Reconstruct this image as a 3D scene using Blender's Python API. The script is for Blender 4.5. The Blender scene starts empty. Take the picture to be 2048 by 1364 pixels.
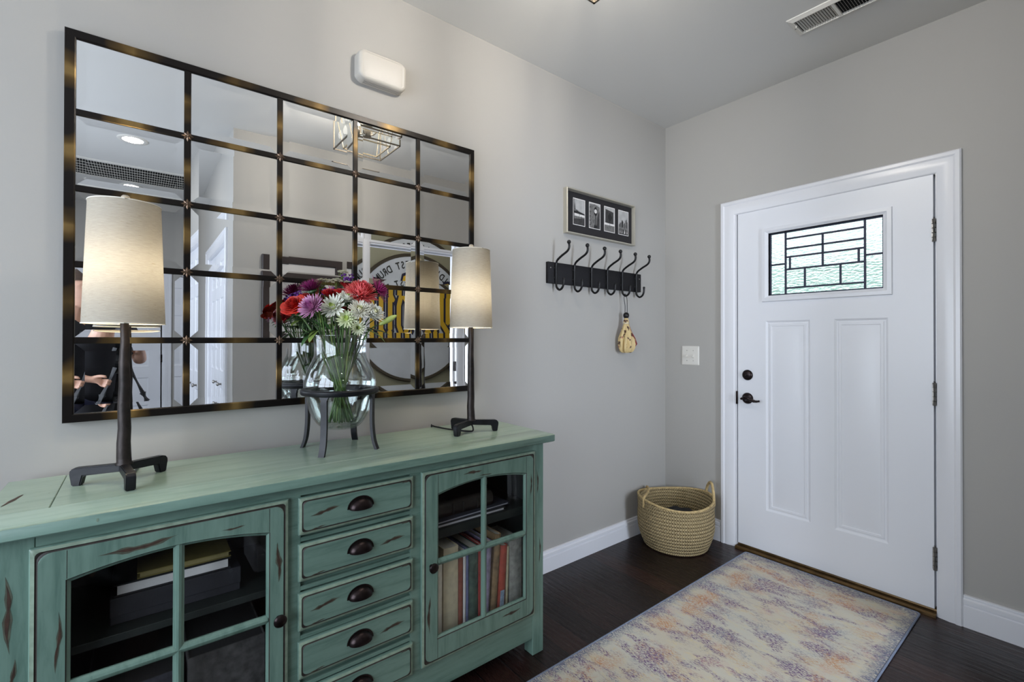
import bpy, bmesh, math, random
from mathutils import Vector, Matrix
random.seed(7)
C = bpy.context.scene
COL = C.collection
PI = math.pi

# ------------------------------------------------------------------ camera
CAM = Vector((1.9128, -2.9076, 1.2855))
yaw, pit, rol = math.radians(51.492), math.radians(0.324), math.radians(0.0956)
F = Vector((-math.sin(yaw)*math.cos(pit), math.cos(yaw)*math.cos(pit), math.sin(pit)))
R0 = Vector((math.cos(yaw), math.sin(yaw), 0)); U0 = R0.cross(F)
R = R0*math.cos(rol) + U0*math.sin(rol); U = -R0*math.sin(rol) + U0*math.cos(rol)
cd = bpy.data.cameras.new('camera'); co = bpy.data.objects.new('camera', cd); COL.objects.link(co)
cd.sensor_width = 36; cd.lens = 935.82/2048*36; cd.shift_y = -9.34/2048; cd.clip_start = 0.02
co.matrix_world = Matrix(((R.x, U.x, -F.x, CAM.x), (R.y, U.y, -F.y, CAM.y), (R.z, U.z, -F.z, CAM.z), (0, 0, 0, 1)))
C.camera = co

# ------------------------------------------------------------------ world, daylight, exposure
W = bpy.data.worlds.new('sky'); C.world = W; W.use_nodes = True
bg = W.node_tree.nodes['Background']
bg.inputs[0].default_value = (0.86, 0.92, 1.0, 1); bg.inputs[1].default_value = 1.9
C.view_settings.view_transform = 'Standard'; C.view_settings.look = 'None'
C.view_settings.exposure = 0.03; C.view_settings.gamma = 1.0; C.view_settings.use_curve_mapping = False
C.cycles.use_denoising = True
C.cycles.max_bounces = 10; C.cycles.diffuse_bounces = 5; C.cycles.glossy_bounces = 5
C.cycles.transparent_max_bounces = 16; C.cycles.transmission_bounces = 8
C.cycles.caustics_reflective = False; C.cycles.caustics_refractive = False
C.cycles.sample_clamp_indirect = 6.0

FIX_W, LAMP_W, HALL_W, DOME_W, DAY_W, STUDY_W = 530.0, 150.0, 60.0, 16.0, 90.0, 92.0     # bulb, daylight strengths

def daylight(name, loc, rot, sx, sy, power, col):
    l = bpy.data.lights.new(name, 'AREA'); l.shape = 'RECTANGLE'; l.size = sx; l.size_y = sy
    l.energy = power; l.color = col
    o = bpy.data.objects.new(name, l); COL.objects.link(o); o.location = loc; o.rotation_euler = rot
    return o
# daylight entering by the hall window in the south wall
daylight('hall_window_daylight', (1.65, -4.67, 1.50), (math.radians(90), 0, 0), 2.6, 1.7, DAY_W, (0.74, 0.85, 1.0))

# fill daylight for the lower left wall, from an unseen window added beside the drumhead
daylight('study_fill_daylight', (3.64, -1.28, 1.35), (0, math.radians(90), 0), 1.6, .55, STUDY_W, (0.74, 0.84, 1.0))

# ------------------------------------------------------------------ helpers
def lin(c):
    return tuple(((v/255)/12.92 if v/255 <= .04045 else ((v/255+.055)/1.055)**2.4) for v in c)

class NT:
    def __init__(s, name):
        s.m = bpy.data.materials.new(name); s.m.use_nodes = True
        s.t = s.m.node_tree; s.t.nodes.clear()
        s.out = s.n('ShaderNodeOutputMaterial')
    def n(s, typ, **kw):
        nd = s.t.nodes.new(typ)
        for k, v in kw.items():
            if hasattr(nd, k): setattr(nd, k, v)
        return nd
    def set(s, nd, **kw):
        for k, v in kw.items():
            i = nd.inputs[k.replace('_', ' ')]
            if isinstance(v, bpy.types.NodeSocket): s.t.links.new(v, i)
            else:
                if i.type == 'RGBA' and len(v) == 3: v = (*v, 1)
                i.default_value = v
        return nd
    def link(s, a, b): s.t.links.new(a, b)
    def coords(s, scale=(1, 1, 1), rot=(0, 0, 0), which='Object'):
        tc = s.n('ShaderNodeTexCoord'); mp = s.n('ShaderNodeMapping')
        mp.inputs['Scale'].default_value = scale; mp.inputs['Rotation'].default_value = rot
        s.link(tc.outputs[which], mp.inputs['Vector']); return mp.outputs[0]
    def noise(s, vec, scale=5, detail=4, rough=.5, dist=0):
        nd = s.n('ShaderNodeTexNoise'); s.set(nd, Scale=scale, Detail=detail, Roughness=rough, Distortion=dist)
        s.link(vec, nd.inputs['Vector']); return nd.outputs['Fac']
    def ramp(s, fac, stops, interp='LINEAR'):
        nd = s.n('ShaderNodeValToRGB'); nd.color_ramp.interpolation = interp
        el = nd.color_ramp.elements
        while len(el) < len(stops): el.new(.5)
        for e, (p, c) in zip(el, stops):
            e.position = p; e.color = (*c, 1) if len(c) == 3 else c
        s.link(fac, nd.inputs[0]); return nd.outputs[0]
    def mix(s, fac, a, b, blend='MIX'):
        nd = s.n('ShaderNodeMix'); nd.data_type = 'RGBA'; nd.blend_type = blend
        for sock, v in ((nd.inputs[0], fac), (nd.inputs[6], a), (nd.inputs[7], b)):
            if isinstance(v, bpy.types.NodeSocket): s.link(v, sock)
            elif isinstance(v, (int, float)): sock.default_value = v
            else: sock.default_value = (*v, 1)
        return nd.outputs[2]
    def math(s, op, a, b=0.0, c=0.0):
        nd = s.n('ShaderNodeMath'); nd.operation = op
        for sock, v in zip(nd.inputs, (a, b, c)):
            if isinstance(v, bpy.types.NodeSocket): s.link(v, sock)
            else: sock.default_value = v
        return nd.outputs[0]
    def bump(s, h, strength=.2, dist=.01):
        nd = s.n('ShaderNodeBump'); nd.inputs['Strength'].default_value = strength; nd.inputs['Distance'].default_value = dist
        s.link(h, nd.inputs['Height']); return nd.outputs[0]
    def pbsdf(s, **kw):
        nd = s.n('ShaderNodeBsdfPrincipled'); s.set(nd, **kw)
        s.link(nd.outputs[0], s.out.inputs[0]); return nd

def M(name, rgb, rough=.5, metal=0.0, spec=.5, var=0.0, vscale=20, bump=0, bscale=200, stretch=(1, 1, 1), coat=0):
    n = NT(name); c = lin(rgb)
    kw = dict(Roughness=rough, Metallic=metal, Specular_IOR_Level=spec)
    if coat: kw['Coat_Weight'] = coat
    if var:
        v = n.noise(n.coords(stretch), vscale)
        col = n.ramp(v, [(.3, tuple(x*(1-var) for x in c)), (.7, tuple(min(1, x*(1+var)) for x in c))])
        kw['Base_Color'] = col
    else: kw['Base_Color'] = c
    if bump: kw['Normal'] = n.bump(n.noise(n.coords(stretch), bscale), bump, .002)
    n.pbsdf(**kw); return n.m

def emit(name, rgb, strength):
    n = NT(name); e = n.n('ShaderNodeEmission'); n.set(e, Color=lin(rgb), Strength=strength)
    n.link(e.outputs[0], n.out.inputs[0]); return n.m

def clear_glass(name, tint=(252, 254, 253), rough=.0, f=.10, base=.05):
    n = NT(name)
    tr = n.n('ShaderNodeBsdfTransparent'); n.set(tr, Color=lin(tint))
    gl = n.n('ShaderNodeBsdfGlossy'); n.set(gl, Color=(1, 1, 1), Roughness=rough)
    lw = n.n('ShaderNodeLayerWeight'); n.set(lw, Blend=.35)
    fac = n.math('ADD', n.math('MULTIPLY', lw.outputs['Fresnel'], f*4), base); fac = n.math('MINIMUM', fac, .9)
    mx = n.n('ShaderNodeMixShader'); n.link(fac, mx.inputs[0]); n.link(tr.outputs[0], mx.inputs[1]); n.link(gl.outputs[0], mx.inputs[2])
    n.link(mx.outputs[0], n.out.inputs[0]); return n.m

# --- bmesh builders -------------------------------------------------------
def box(bm, x0, x1, y0, y1, z0, z1, bev=0, seg=2, mi=0, mat=None):
    t = bmesh.new(); bmesh.ops.create_cube(t, size=1)
    for v in t.verts: v.co = Vector(((x0+x1)/2+v.co.x*(x1-x0), (y0+y1)/2+v.co.y*(y1-y0), (z0+z1)/2+v.co.z*(z1-z0)))
    if bev: bmesh.ops.bevel(t, geom=t.edges[:], offset=bev, segments=seg, affect='EDGES', profile=.5)
    merge(bm, t, mi, mat)
def merge(bm, t, mi=0, mat=None):
    if mat is not None: bmesh.ops.transform(t, matrix=mat, verts=t.verts)
    vm = {}
    for v in t.verts: vm[v] = bm.verts.new(v.co)
    for f in t.faces:
        try:
            nf = bm.faces.new([vm[v] for v in f.verts]); nf.material_index = mi if mi else f.material_index
        except ValueError: pass
    t.free()
def frame_axes(d):
    d = d.normalized(); a = Vector((0, 0, 1)) if abs(d.z) < .95 else Vector((1, 0, 0))
    u = d.cross(a).normalized(); return u, u.cross(d).normalized()
def tube(bm, pts, rad, n=10, cap=True, mi=0, flat=None):
    pts = [Vector(p) for p in pts]; rads = rad if isinstance(rad, (list, tuple)) else [rad]*len(pts)
    rings = []; pu = None
    for i, p in enumerate(pts):
        d = (pts[min(i+1, len(pts)-1)] - pts[max(i-1, 0)])
        if d.length < 1e-9: d = Vector((0, 0, 1))
        d.normalize()
        if pu is None: u, v = frame_axes(d)
        else:
            u = pu - d*pu.dot(d)
            u = u.normalized() if u.length > 1e-6 else frame_axes(d)[0]
            v = d.cross(u)
        pu = u; k = flat if flat else 1
        rings.append([bm.verts.new(p + (u*math.cos(2*PI*j/n) + v*math.sin(2*PI*j/n)*k)*rads[i]) for j in range(n)])
    for a, b in zip(rings, rings[1:]):
        for j in range(n):
            f = bm.faces.new((a[j], a[(j+1) % n], b[(j+1) % n], b[j])); f.material_index = mi
    if cap:
        f = bm.faces.new(rings[0][::-1]); f.material_index = mi
        f = bm.faces.new(rings[-1]); f.material_index = mi
def smooth_path(pts, k=6):
    pts = [Vector(p) for p in pts]; out = []
    for i in range(len(pts)-1):
        p0, p1, p2, p3 = pts[max(i-1, 0)], pts[i], pts[i+1], pts[min(i+2, len(pts)-1)]
        for j in range(k):
            t = j/k
            out.append(.5*((2*p1)+(-p0+p2)*t+(2*p0-5*p1+4*p2-p3)*t*t+(-p0+3*p1-3*p2+p3)*t**3))
    out.append(pts[-1]); return out
def lathe(bm, prof, c=(0, 0, 0), n=40, close=False, mi=0, sx=1, sy=1):
    c = Vector(c); rings = []
    for r, z in prof:
        if r < 1e-6: rings.append([bm.verts.new(c+Vector((0, 0, z)))])
        else: rings.append([bm.verts.new(c+Vector((r*sx*math.cos(2*PI*j/n), r*sy*math.sin(2*PI*j/n), z))) for j in range(n)])
    pr = list(zip(rings, rings[1:]))
    if close: pr.append((rings[-1], rings[0]))
    for a, b in pr:
        for j in range(n):
            q = (j+1) % n
            if len(a) == 1 and len(b) == 1: continue
            if len(a) == 1: f = bm.faces.new((a[0], b[q], b[j]))
            elif len(b) == 1: f = bm.faces.new((a[j], a[q], b[0]))
            else: f = bm.faces.new((a[j], a[q], b[q], b[j]))
            f.material_index = mi
def ball(bm, c, r, u=14, v=9, mi=0, sc=(1, 1, 1)):
    t = bmesh.new(); bmesh.ops.create_uvsphere(t, u_segments=u, v_segments=v, radius=r)
    for q in t.verts: q.co = Vector((q.co.x*sc[0], q.co.y*sc[1], q.co.z*sc[2])) + Vector(c)
    merge(bm, t, mi)
def cyl(bm, a, b, r, n=20, mi=0, r2=None): tube(bm, [a, b], [r, r if r2 is None else r2], n, True, mi)
def prism(bm, poly, axis, a, b, mi=0):
    # poly: 2-D points; axis 'x': (y,z) extruded x=a..b ; 'y': (x,z) ; 'z': (x,y)
    def P(q, w): return {'x': (w, q[0], q[1]), 'y': (q[0], w, q[1]), 'z': (q[0], q[1], w)}[axis]
    A = [bm.verts.new(P(q, a)) for q in poly]; B = [bm.verts.new(P(q, b)) for q in poly]
    n = len(poly)
    for f in (A[::-1], B): bm.faces.new(f).material_index = mi
    for i in range(n): bm.faces.new((A[i], A[(i+1) % n], B[(i+1) % n], B[i])).material_index = mi
def loops(bm, L, mis=None, cap=True, capmi=0, capstart=False):
    # L: list of loops (each a list of 3-D points with the same count)
    V = [[bm.verts.new(p) for p in l] for l in L]; n = len(V[0])
    for k, (a, b) in enumerate(zip(V, V[1:])):
        for i in range(n):
            f = bm.faces.new((a[i], a[(i+1) % n], b[(i+1) % n], b[i])); f.material_index = mis[k] if mis else 0
    if cap: bm.faces.new(V[-1]).material_index = capmi
    if capstart: bm.faces.new(V[0][::-1]).material_index = capmi
    return V
def rrect(a0, a1, b0, b1, r, k=5):
    # rounded rectangle in 2-D
    out = []
    for cx, cy, s in ((a1-r, b1-r, 0), (a0+r, b1-r, 1), (a0+r, b0+r, 2), (a1-r, b0+r, 3)):
        for j in range(k+1):
            t = PI/2*(s+j/k); out.append((cx+r*math.cos(t), cy+r*math.sin(t)))
    return out
def fill_holes(bm, outer, holes, mi=0):
    es = []; allv = []
    for lp in [outer]+holes:
        vs = [bm.verts.new(p) for p in lp]; allv.append(vs)
        for i in range(len(vs)): es.append(bm.edges.new((vs[i], vs[(i+1) % len(vs)])))
    r = bmesh.ops.triangle_fill(bm, edges=es, use_beauty=True, use_dissolve=False)
    for g in r['geom']:
        if isinstance(g, bmesh.types.BMFace): g.material_index = mi
    return allv
def wallloop(bm, vs, off, mi=0):
    n = len(vs); B = [bm.verts.new(v.co+Vector(off)) for v in vs]
    for i in range(n): bm.faces.new((vs[i], vs[(i+1) % n], B[(i+1) % n], B[i])).material_index = mi
    return B

def link(name, bm, mats, parent=None, smooth=40, recalc=True):
    if recalc: bmesh.ops.recalc_face_normals(bm, faces=bm.faces[:])
    a = math.radians(smooth)
    if smooth:
        for f in bm.faces: f.smooth = True
        for e in bm.edges:
            if len(e.link_faces) == 2: e.smooth = e.calc_face_angle(0) < a
    me = bpy.data.meshes.new(name); bm.to_mesh(me); bm.free()
    for m in (mats if isinstance(mats, (list, tuple)) else [mats]): me.materials.append(m)
    o = bpy.data.objects.new(name, me); COL.objects.link(o)
    if parent is not None:
        par = parent; off = Vector((0, 0, 0))
        while par is not None: off += par.location; par = par.parent
        o.parent = parent; me.transform(Matrix.Translation(-off))
    return o
def thing(name, label, cat, loc=(0, 0, 0), group=None):
    o = bpy.data.objects.new(name, None); o.empty_display_size = .05; COL.objects.link(o)
    o.location = loc; o['label'] = label; o['category'] = cat
    if group: o['group'] = group
    return o
def tag(o, label, cat, group=None, kind=None):
    o['label'] = label; o['category'] = cat
    if group: o['group'] = group
    if kind: o['kind'] = kind
    return o
def struct(name, bm, m, smooth=0):
    o = link(name, bm, m, None, smooth); o['kind'] = 'structure'; return o
def B(): return bmesh.new()

# ------------------------------------------------------------------ materials
def wall_paint(name, rgb):
    n = NT(name)
    h = n.noise(n.coords(), 260, 3)
    n.pbsdf(Base_Color=lin(rgb), Roughness=.55, Specular_IOR_Level=.3, Normal=n.bump(h, .06, .002)); return n.m
m_wall = wall_paint('greige_wall_paint', (168, 165, 160))
m_wall_front = m_wall
m_olive = wall_paint('olive_wall_paint', (150, 146, 126))
m_ceil = wall_paint('ceiling_paint', (206, 204, 200))
m_white = M('white_trim_paint', (222, 222, 226), .28, spec=.5)
m_door = M('white_door_paint', (226, 227, 232), .35, spec=.45, bump=.03, bscale=120)
m_plastic = M('white_plastic', (212, 208, 200), .35)
m_black = M('black_iron', (17, 17, 22), .42, .3, var=.35, vscale=40, bump=.25, bscale=60)
m_blackmetal = M('black_hook_metal', (20, 19, 20), .35, .4)
m_bronze = M('oil_rubbed_bronze', (44, 36, 36), .3, .85, var=.2)
m_brassy = M('nickel_hinge', (150, 146, 140), .4, .9)
m_dark = M('dark_void', (14, 14, 14), .9)
m_pole = M('hammered_iron', (48, 42, 40), .45, .6, var=.5, vscale=26, bump=.5, bscale=70)

def floor_mat():
    n = NT('dark_plank_floor')
    v = n.coords()
    br = n.n('ShaderNodeTexBrick'); br.offset = .37; br.squash = 1
    n.set(br, Color1=lin((54, 33, 28)), Color2=lin((29, 19, 18)), Mortar=lin((5, 4, 4)), Scale=1.0)
    br.inputs['Mortar Size'].default_value = .003; br.inputs['Brick Width'].default_value = 1.15; br.inputs['Row Height'].default_value = .118
    br.inputs['Mortar Smooth'].default_value = .2
    n.link(v, br.inputs['Vector'])
    g = n.noise(n.coords((3, 60, 1)), 3, 6, .6)
    col = n.mix(n.math('MULTIPLY', g, .75), br.outputs['Color'], lin((18, 13, 13)))
    und = n.noise(n.coords((2, 22, 1)), 2.5, 3)
    h = n.math('ADD', n.math('MULTIPLY', br.outputs['Fac'], -1.2), und)
    n.pbsdf(Base_Color=col, Roughness=n.ramp(g, [(.2, (.2,)*3), (.8, (.38,)*3)]), Specular_IOR_Level=.3, Normal=n.bump(h, .35, .006)); return n.m
m_floor = floor_mat()

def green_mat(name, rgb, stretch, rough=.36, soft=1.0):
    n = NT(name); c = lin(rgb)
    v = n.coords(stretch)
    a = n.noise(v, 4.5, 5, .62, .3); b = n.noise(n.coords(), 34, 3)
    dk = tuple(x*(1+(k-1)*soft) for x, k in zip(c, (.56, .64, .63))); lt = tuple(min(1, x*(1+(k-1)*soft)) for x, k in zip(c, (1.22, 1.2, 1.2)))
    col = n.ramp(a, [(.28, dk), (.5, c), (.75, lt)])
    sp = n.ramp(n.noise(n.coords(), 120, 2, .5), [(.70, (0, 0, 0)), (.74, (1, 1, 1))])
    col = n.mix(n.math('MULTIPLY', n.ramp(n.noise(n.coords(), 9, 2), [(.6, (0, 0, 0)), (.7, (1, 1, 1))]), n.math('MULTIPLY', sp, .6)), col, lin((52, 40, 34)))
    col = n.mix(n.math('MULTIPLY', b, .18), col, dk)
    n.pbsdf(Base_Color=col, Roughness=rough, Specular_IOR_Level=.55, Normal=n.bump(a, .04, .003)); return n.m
m_green = green_mat('sage_green_paint_horizontal_grain', (106, 133, 121), (9, 1, 9))
m_greenv = green_mat('sage_green_paint_vertical_grain', (106, 133, 121), (9, 9, 1))
m_green_lit = green_mat('sage_green_lit_top', (148, 168, 152), (6, .8, 6), .2, .45)  # same sage green lightened, so the light on the top is in the colour
m_wear = M('worn_brown_wood', (58, 40, 30), .6, var=.35, vscale=60)
m_groove = M('brown_glaze_groove', (42, 36, 31), .55, var=.4, vscale=40)
m_edge = M('rubbed_edge_highlight', (128, 146, 128), .4, var=.2, vscale=40)  # rubbed edges, kept paler to paint in the highlight along them
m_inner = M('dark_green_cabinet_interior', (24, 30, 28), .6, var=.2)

# ------------------------------------------------------------------ room shell
H = 2.778
XO = 1.945         # face of the opposite wall
b = B(); box(b, -.3, 5.3, -4.9, 1.5, -.08, 0); o = struct('floor', b, m_floor)
b = B(); box(b, -.3, 5.3, -4.9, 1.5, H, H+.1); o = struct('ceiling', b, m_ceil)
b = B(); box(b, -.12, 0, -4.9, .13, 0, H); struct('wall_left', b, m_wall)
# entrance wall with the door opening
DX0, DX1, DZ1 = .495, 1.447, 2.078
b = B(); box(b, 0, DX0, 0, .12, 0, H); box(b, DX1, XO+.12, 0, .12, 0, H); box(b, DX0, DX1, 0, .12, DZ1, H); struct('wall_front', b, m_wall)
# opposite wall with a cased opening
OY0, OY1, OZ1 = -1.412, -.535, 2.10
b = B(); box(b, XO, XO+.12, -2.395, OY0, 0, H); box(b, XO, XO+.12, OY1, 0, 0, H); box(b, XO, XO+.12, OY0, OY1, OZ1, H); struct('wall_right', b, m_wall)
# hall wall (with closet opening) and the rest of the shell
KX0, KX1, KZ1 = 2.28, 3.43, 2.04
b = B(); box(b, XO+.12, KX0, -2.395, -2.275, 0, H); box(b, KX1, 5.0, -2.395, -2.275, 0, H); box(b, KX0, KX1, -2.395, -2.275, KZ1, H); struct('wall_hall', b, m_wall)
FX = 5.0
b = B(); box(b, FX, FX+.12, -4.8, -3.57, 0, H); box(b, FX, FX+.12, -2.70, -2.275, 0, H); box(b, FX, FX+.12, -3.57, -2.70, 2.04, H); struct('wall_far', b, m_wall)
b = B(); box(b, FX+.12, FX+.2, -3.9, -2.3, 0, H); struct('wall_far_room', b, m_wall)
b = B(); box(b, KX1+.1, KX1+.2, -2.275, -1.72, 0, H); box(b, XO+.12, KX1+.1, -1.80, -1.725, 0, H); struct('wall_closet', b, m_wall)
SW0, SW1, SZ0, SZ1 = .3, 3.0, .65, 2.35
b = B(); YS = -4.6
box(b, 0, SW0, YS-.12, YS, 0, H); box(b, SW1, FX, YS-.12, YS, 0, H); box(b, SW0, SW1, YS-.12, YS, 0, SZ0); box(b, SW0, SW1, YS-.12, YS, SZ1, H); struct('wall_back', b, m_wall)
b = B()
WMX = (SW0+SW1)/2
for x in (SW0, SW0+.88, SW0+1.76, SW1-.05): box(b, x, x+.05, YS-.09, YS-.03, SZ0, SZ1)
for z in (SZ0, (SZ0+SZ1)/2-.02, SZ1-.05): box(b, SW0+.001, SW1-.001, YS-.085, YS-.035, z, z+.05)
box(b, SW0-.06, SW1+.06, YS, YS+.05, SZ0-.04, SZ0)
struct('window_1', b, m_white)
# study behind the opening
RX = 3.55
b = B(); box(b, RX, RX+.1, -1.0, 1.4, 0, H); box(b, RX, RX+.1, -1.72, -1.56, 0, H); box(b, RX, RX+.1, -1.56, -1.0, 0, .55); box(b, RX, RX+.1, -1.56, -1.0, 2.15, H); struct('wall_study', b, m_olive)
b = B()
for y in (-1.56, -1.04): box(b, RX+.03, RX+.08, y, y+.04, .55, 2.15)
for z in (.55, 1.33, 2.11): box(b, RX+.032, RX+.078, -1.559, -1.001, z, z+.04)
struct('study_fill_window', b, m_white)  # unseen window, added to let the fill daylight in
b = B(); box(b, XO+.12, RX, -1.72, -1.62, 0, H); struct('wall_study_near', b, m_olive)
b = B(); box(b, XO+.12, RX, 1.3, 1.4, 0, H); box(b, XO+.02, XO+.12, .12, 1.3, 0, H); struct('wall_study_end', b, m_olive)
# outside
m_lawn = M('lawn_green', (150, 176, 140), .9, var=.3, vscale=4)
b = B(); box(b, -6, 1.85, .2, 9, -.2, -.1); o = struct('lawn', b, m_lawn)
b = B(); nx, nz = 90, 26; rw = []
for i in range(nx+1):
    x = -9+12*i/nx; col_ = []
    top = 2.45+.30*math.sin(i*.31)+.22*math.sin(i*.83+1)+.12*math.sin(i*2.1)
    for j in range(nz+1):
        z = -.1+(top+.1)*j/nz; bulge = .9*math.sin(PI*min(1, j/nz*.9+.1))+.28*math.sin(i*.9+j*.7)+.18*math.sin(i*2.2-j*1.3)
        col_.append(b.verts.new((x, 9.2-bulge, z)))
    rw.append(col_)
for p, q in zip(rw, rw[1:]):
    for j in range(nz): b.faces.new((p[j], q[j], q[j+1], p[j+1]))
bkv = [b.verts.new((-9, 10.4, -.1)), b.verts.new((3, 10.4, -.1)), b.verts.new((3, 10.4, 2.9)), b.verts.new((-9, 10.4, 2.9))]; b.faces.new(bkv)
b.faces.new((rw[0][0], rw[0][-1], bkv[3], bkv[0])); b.faces.new((rw[-1][0], rw[-1][-1], bkv[2], bkv[1])); b.faces.new([c[-1] for c in rw]+[bkv[2], bkv[3]])
o = link('hedge', b, M('pale_foliage', (186, 212, 200), .8, var=.5, vscale=5), None, 60); tag(o, 'pale green hedge outdoors, blurred behind the textured glass of the entrance door', 'hedge')
b = B(); box(b, .1, 1.8, .12, 1.5, -.16, -.02); struct('porch', b, M('porch_concrete', (170, 168, 160), .9, var=.1))

# baseboards
def base_prof(t=.015, h=.135):
    return [(0, 0), (t, 0), (t, h*.66), (t*.62, h*.69), (t*.62, h*.72), (t*1.02, h*.74), (t*1.02, h*.86), (t*.55, h*.90), (t*.55, h*.925), (t*.72, h*.94), (t*.66, h*.985), (t*.3, h), (0, h)]
def baseboard(name, kind, a, b_, wall, flip=1, h=.135):
    bm = B(); prof = base_prof(h=h)
    if kind == 'y': prism(bm, [(wall+flip*p, z) for p, z in prof], 'y', a, b_)
    else: prism(bm, [(wall+flip*p, z) for p, z in prof], 'x', a, b_)
    struct(name, bm, m_white, 30)
baseboard('baseboard_left', 'y', -4.6, -.016, 0, 1, h=.118)
baseboard('baseboard_front', 'x', .0, .407, 0, -1, h=.135)
baseboard('baseboard_front_right', 'x', 1.527, XO, 0, -1, h=.142)
baseboard('baseboard_right', 'y', -2.395, OY0-.08, XO, -1)
baseboard('baseboard_hall', 'x', XO, KX0-.09, -2.395, -1)
baseboard('baseboard_hall_end', 'x', KX1+.09, 5.0, -2.395, -1)
baseboard('baseboard_study', 'y', -1.62, 1.3, RX, -1)

# casings ---------------------------------------------------------------
CAS = [(0, 0), (0, .013), (.006, .019), (.020, .020), (.028, .015), (.044, .017), (.066, .012), (.080, .010), (.086, .007), (.09, 0)]   # (across from outer edge, proud)
def casing(name, axis, wall, sgn, a0, a1, z1, w=.09, floor_z=0.0):
    # axis 'x': opening runs along x on a wall y=wall ; outer edges a0..a1 ; top z1 ; proud direction sgn
    bm = B(); k = w/.09; path = [(a0, floor_z, 1, 0), (a0, z1, 1, -1), (a1, z1, -1, -1), (a1, floor_z, -1, 0)]
    rings = []
    for a, z, sa, sz in path:
        ring = []
        for d, pr in CAS:
            aa, zz = a+sa*d*k, z+sz*d*k; yy = wall+sgn*pr
            ring.append(bm.verts.new((aa, yy, zz) if axis == 'x' else (yy, aa, zz)))
        rings.append(ring)
    n = len(CAS)
    for p, q in zip(rings, rings[1:]):
        for i in range(n): bm.faces.new((p[i], p[(i+1) % n], q[(i+1) % n], q[i]))
    bm.faces.new(rings[0]); bm.faces.new(rings[-1][::-1])
    struct(name, bm, m_white, 25)
casing('trim_1', 'x', 0, -1, .408, 1.5265, 2.150)
casing('trim_2', 'y', XO, -1, OY0-.075, OY1+.075, OZ1+.078, .085)
casing('trim_3', 'x', -2.395, -1, KX0-.08, KX1+.08, KZ1+.08)
casing('trim_4', 'y', FX, -1, -3.66, -2.61, 2.12)
# jambs of the cased opening
b = B()
box(b, XO, XO+.12, OY0-.002, OY0+.014, 0, OZ1); box(b, XO, XO+.12, OY1-.014, OY1+.002, 0, OZ1); box(b, XO, XO+.12, OY0, OY1, OZ1-.014, OZ1+.002)
box(b, XO+.05, XO+.085, OY0+.014, OY0+.026, 0, OZ1-.014); box(b, XO+.05, XO+.085, OY1-.026, OY1-.014, 0, OZ1-.014); box(b, XO+.05, XO+.085, OY0+.014, OY1-.014, OZ1-.026, OZ1-.014)
struct('trim_5', b, m_white)

# ------------------------------------------------------------------ entrance door
LX0, LX1, LZ0, LZ1 = .5125, 1.4275, .030, 2.060
door = bpy.data.objects.new('door_1', None); COL.objects.link(door); door.location = ((LX0+LX1)/2, 0, 0)
door['kind'] = 'structure'; door['label'] = 'white entrance door with a leaded glass window and two tall panels'
GX0, GX1, GZ0, GZ1 = .694, 1.240, 1.543, 1.911
def rect(x0, x1, z0, z1, y): return [(x0, y, z0), (x1, y, z0), (x1, y, z1), (x0, y, z1)]
b = B()
pan = [(.677, .912, .272, 1.395), (1.027, 1.258, .272, 1.395)]
fr = fill_holes(b, rect(LX0, LX1, LZ0, LZ1, 0), [rect(*p, 0) for p in pan]+[rect(GX0, GX1, GZ0, GZ1, 0)])
wallloop(b, fr[0], (0, .044, 0)); wallloop(b, fr[3], (0, .044, 0))
for (x0, x1, z0, z1) in pan:
    L = []
    for i, d in ((0, 0), (.010, .007), (.016, .007), (.020, .0035), (.030, .0035), (.034, .006), (.044, .006), (.062, .001)):
        L.append(rect(x0+i, x1-i, z0+i, z1-i, d))
    loops(b, L)
fb = fill_holes(b, rect(LX0, LX1, LZ0, LZ1, .044), [rect(GX0, GX1, GZ0, GZ1, .044)])
bmesh.ops.remove_doubles(b, verts=b.verts[:], dist=1e-5)
link('door_leaf', b, m_door, door, 25)
# raised frame round the glass
b = B(); x0, x1, z0, z1 = .658, 1.277, 1.508, 1.944
L = [rect(x0, x1, z0, z1, 0), rect(x0+.003, x1-.003, z0+.003, z1-.003, -.012), rect(x0+.02, x1-.02, z0+.02, z1-.02, -.015), rect(x0+.028, x1-.028, z0+.028, z1-.028, -.009),
     rect(GX0, GX1, GZ0, GZ1, -.006), rect(GX0, GX1, GZ0, GZ1, .016)]
loops(b, L, cap=False); link('window_frame', b, m_door, door, 25)
# textured glass
def door_glass():
    n = NT('hammered_door_glass')
    v = n.coords((1, 1, 2.2))
    w = n.n('ShaderNodeTexVoronoi'); n.set(w, Scale=46, Randomness=1); n.link(v, w.inputs['Vector'])
    h = n.math('ADD', n.math('MULTIPLY', w.outputs['Distance'], .8), n.noise(n.coords((1, 1, 3)), 40, 3))
    tc = n.n('ShaderNodeTexCoord'); sp = n.n('ShaderNodeSeparateXYZ'); n.link(tc.outputs['Object'], sp.inputs[0])
    nb = n.bump(h, 1.0, .03)
    rf = n.n('ShaderNodeBsdfRefraction'); n.set(rf, Color=(.95, 1, .985), Roughness=.05, IOR=1.12, Normal=nb)
    tl = n.n('ShaderNodeBsdfTransparent'); n.set(tl, Color=(.93, 1, .98))
    gl = n.n('ShaderNodeBsdfGlossy'); n.set(gl, Roughness=.1, Normal=nb)
    m1 = n.n('ShaderNodeMixShader'); m1.inputs[0].default_value = .78; n.link(tl.outputs[0], m1.inputs[1]); n.link(rf.outputs[0], m1.inputs[2])
    m2 = n.n('ShaderNodeMixShader'); m2.inputs[0].default_value = .04; n.link(m1.outputs[0], m2.inputs[1]); n.link(gl.outputs[0], m2.inputs[2])
    n.link(m2.outputs[0], n.out.inputs[0]); return n.m
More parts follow.
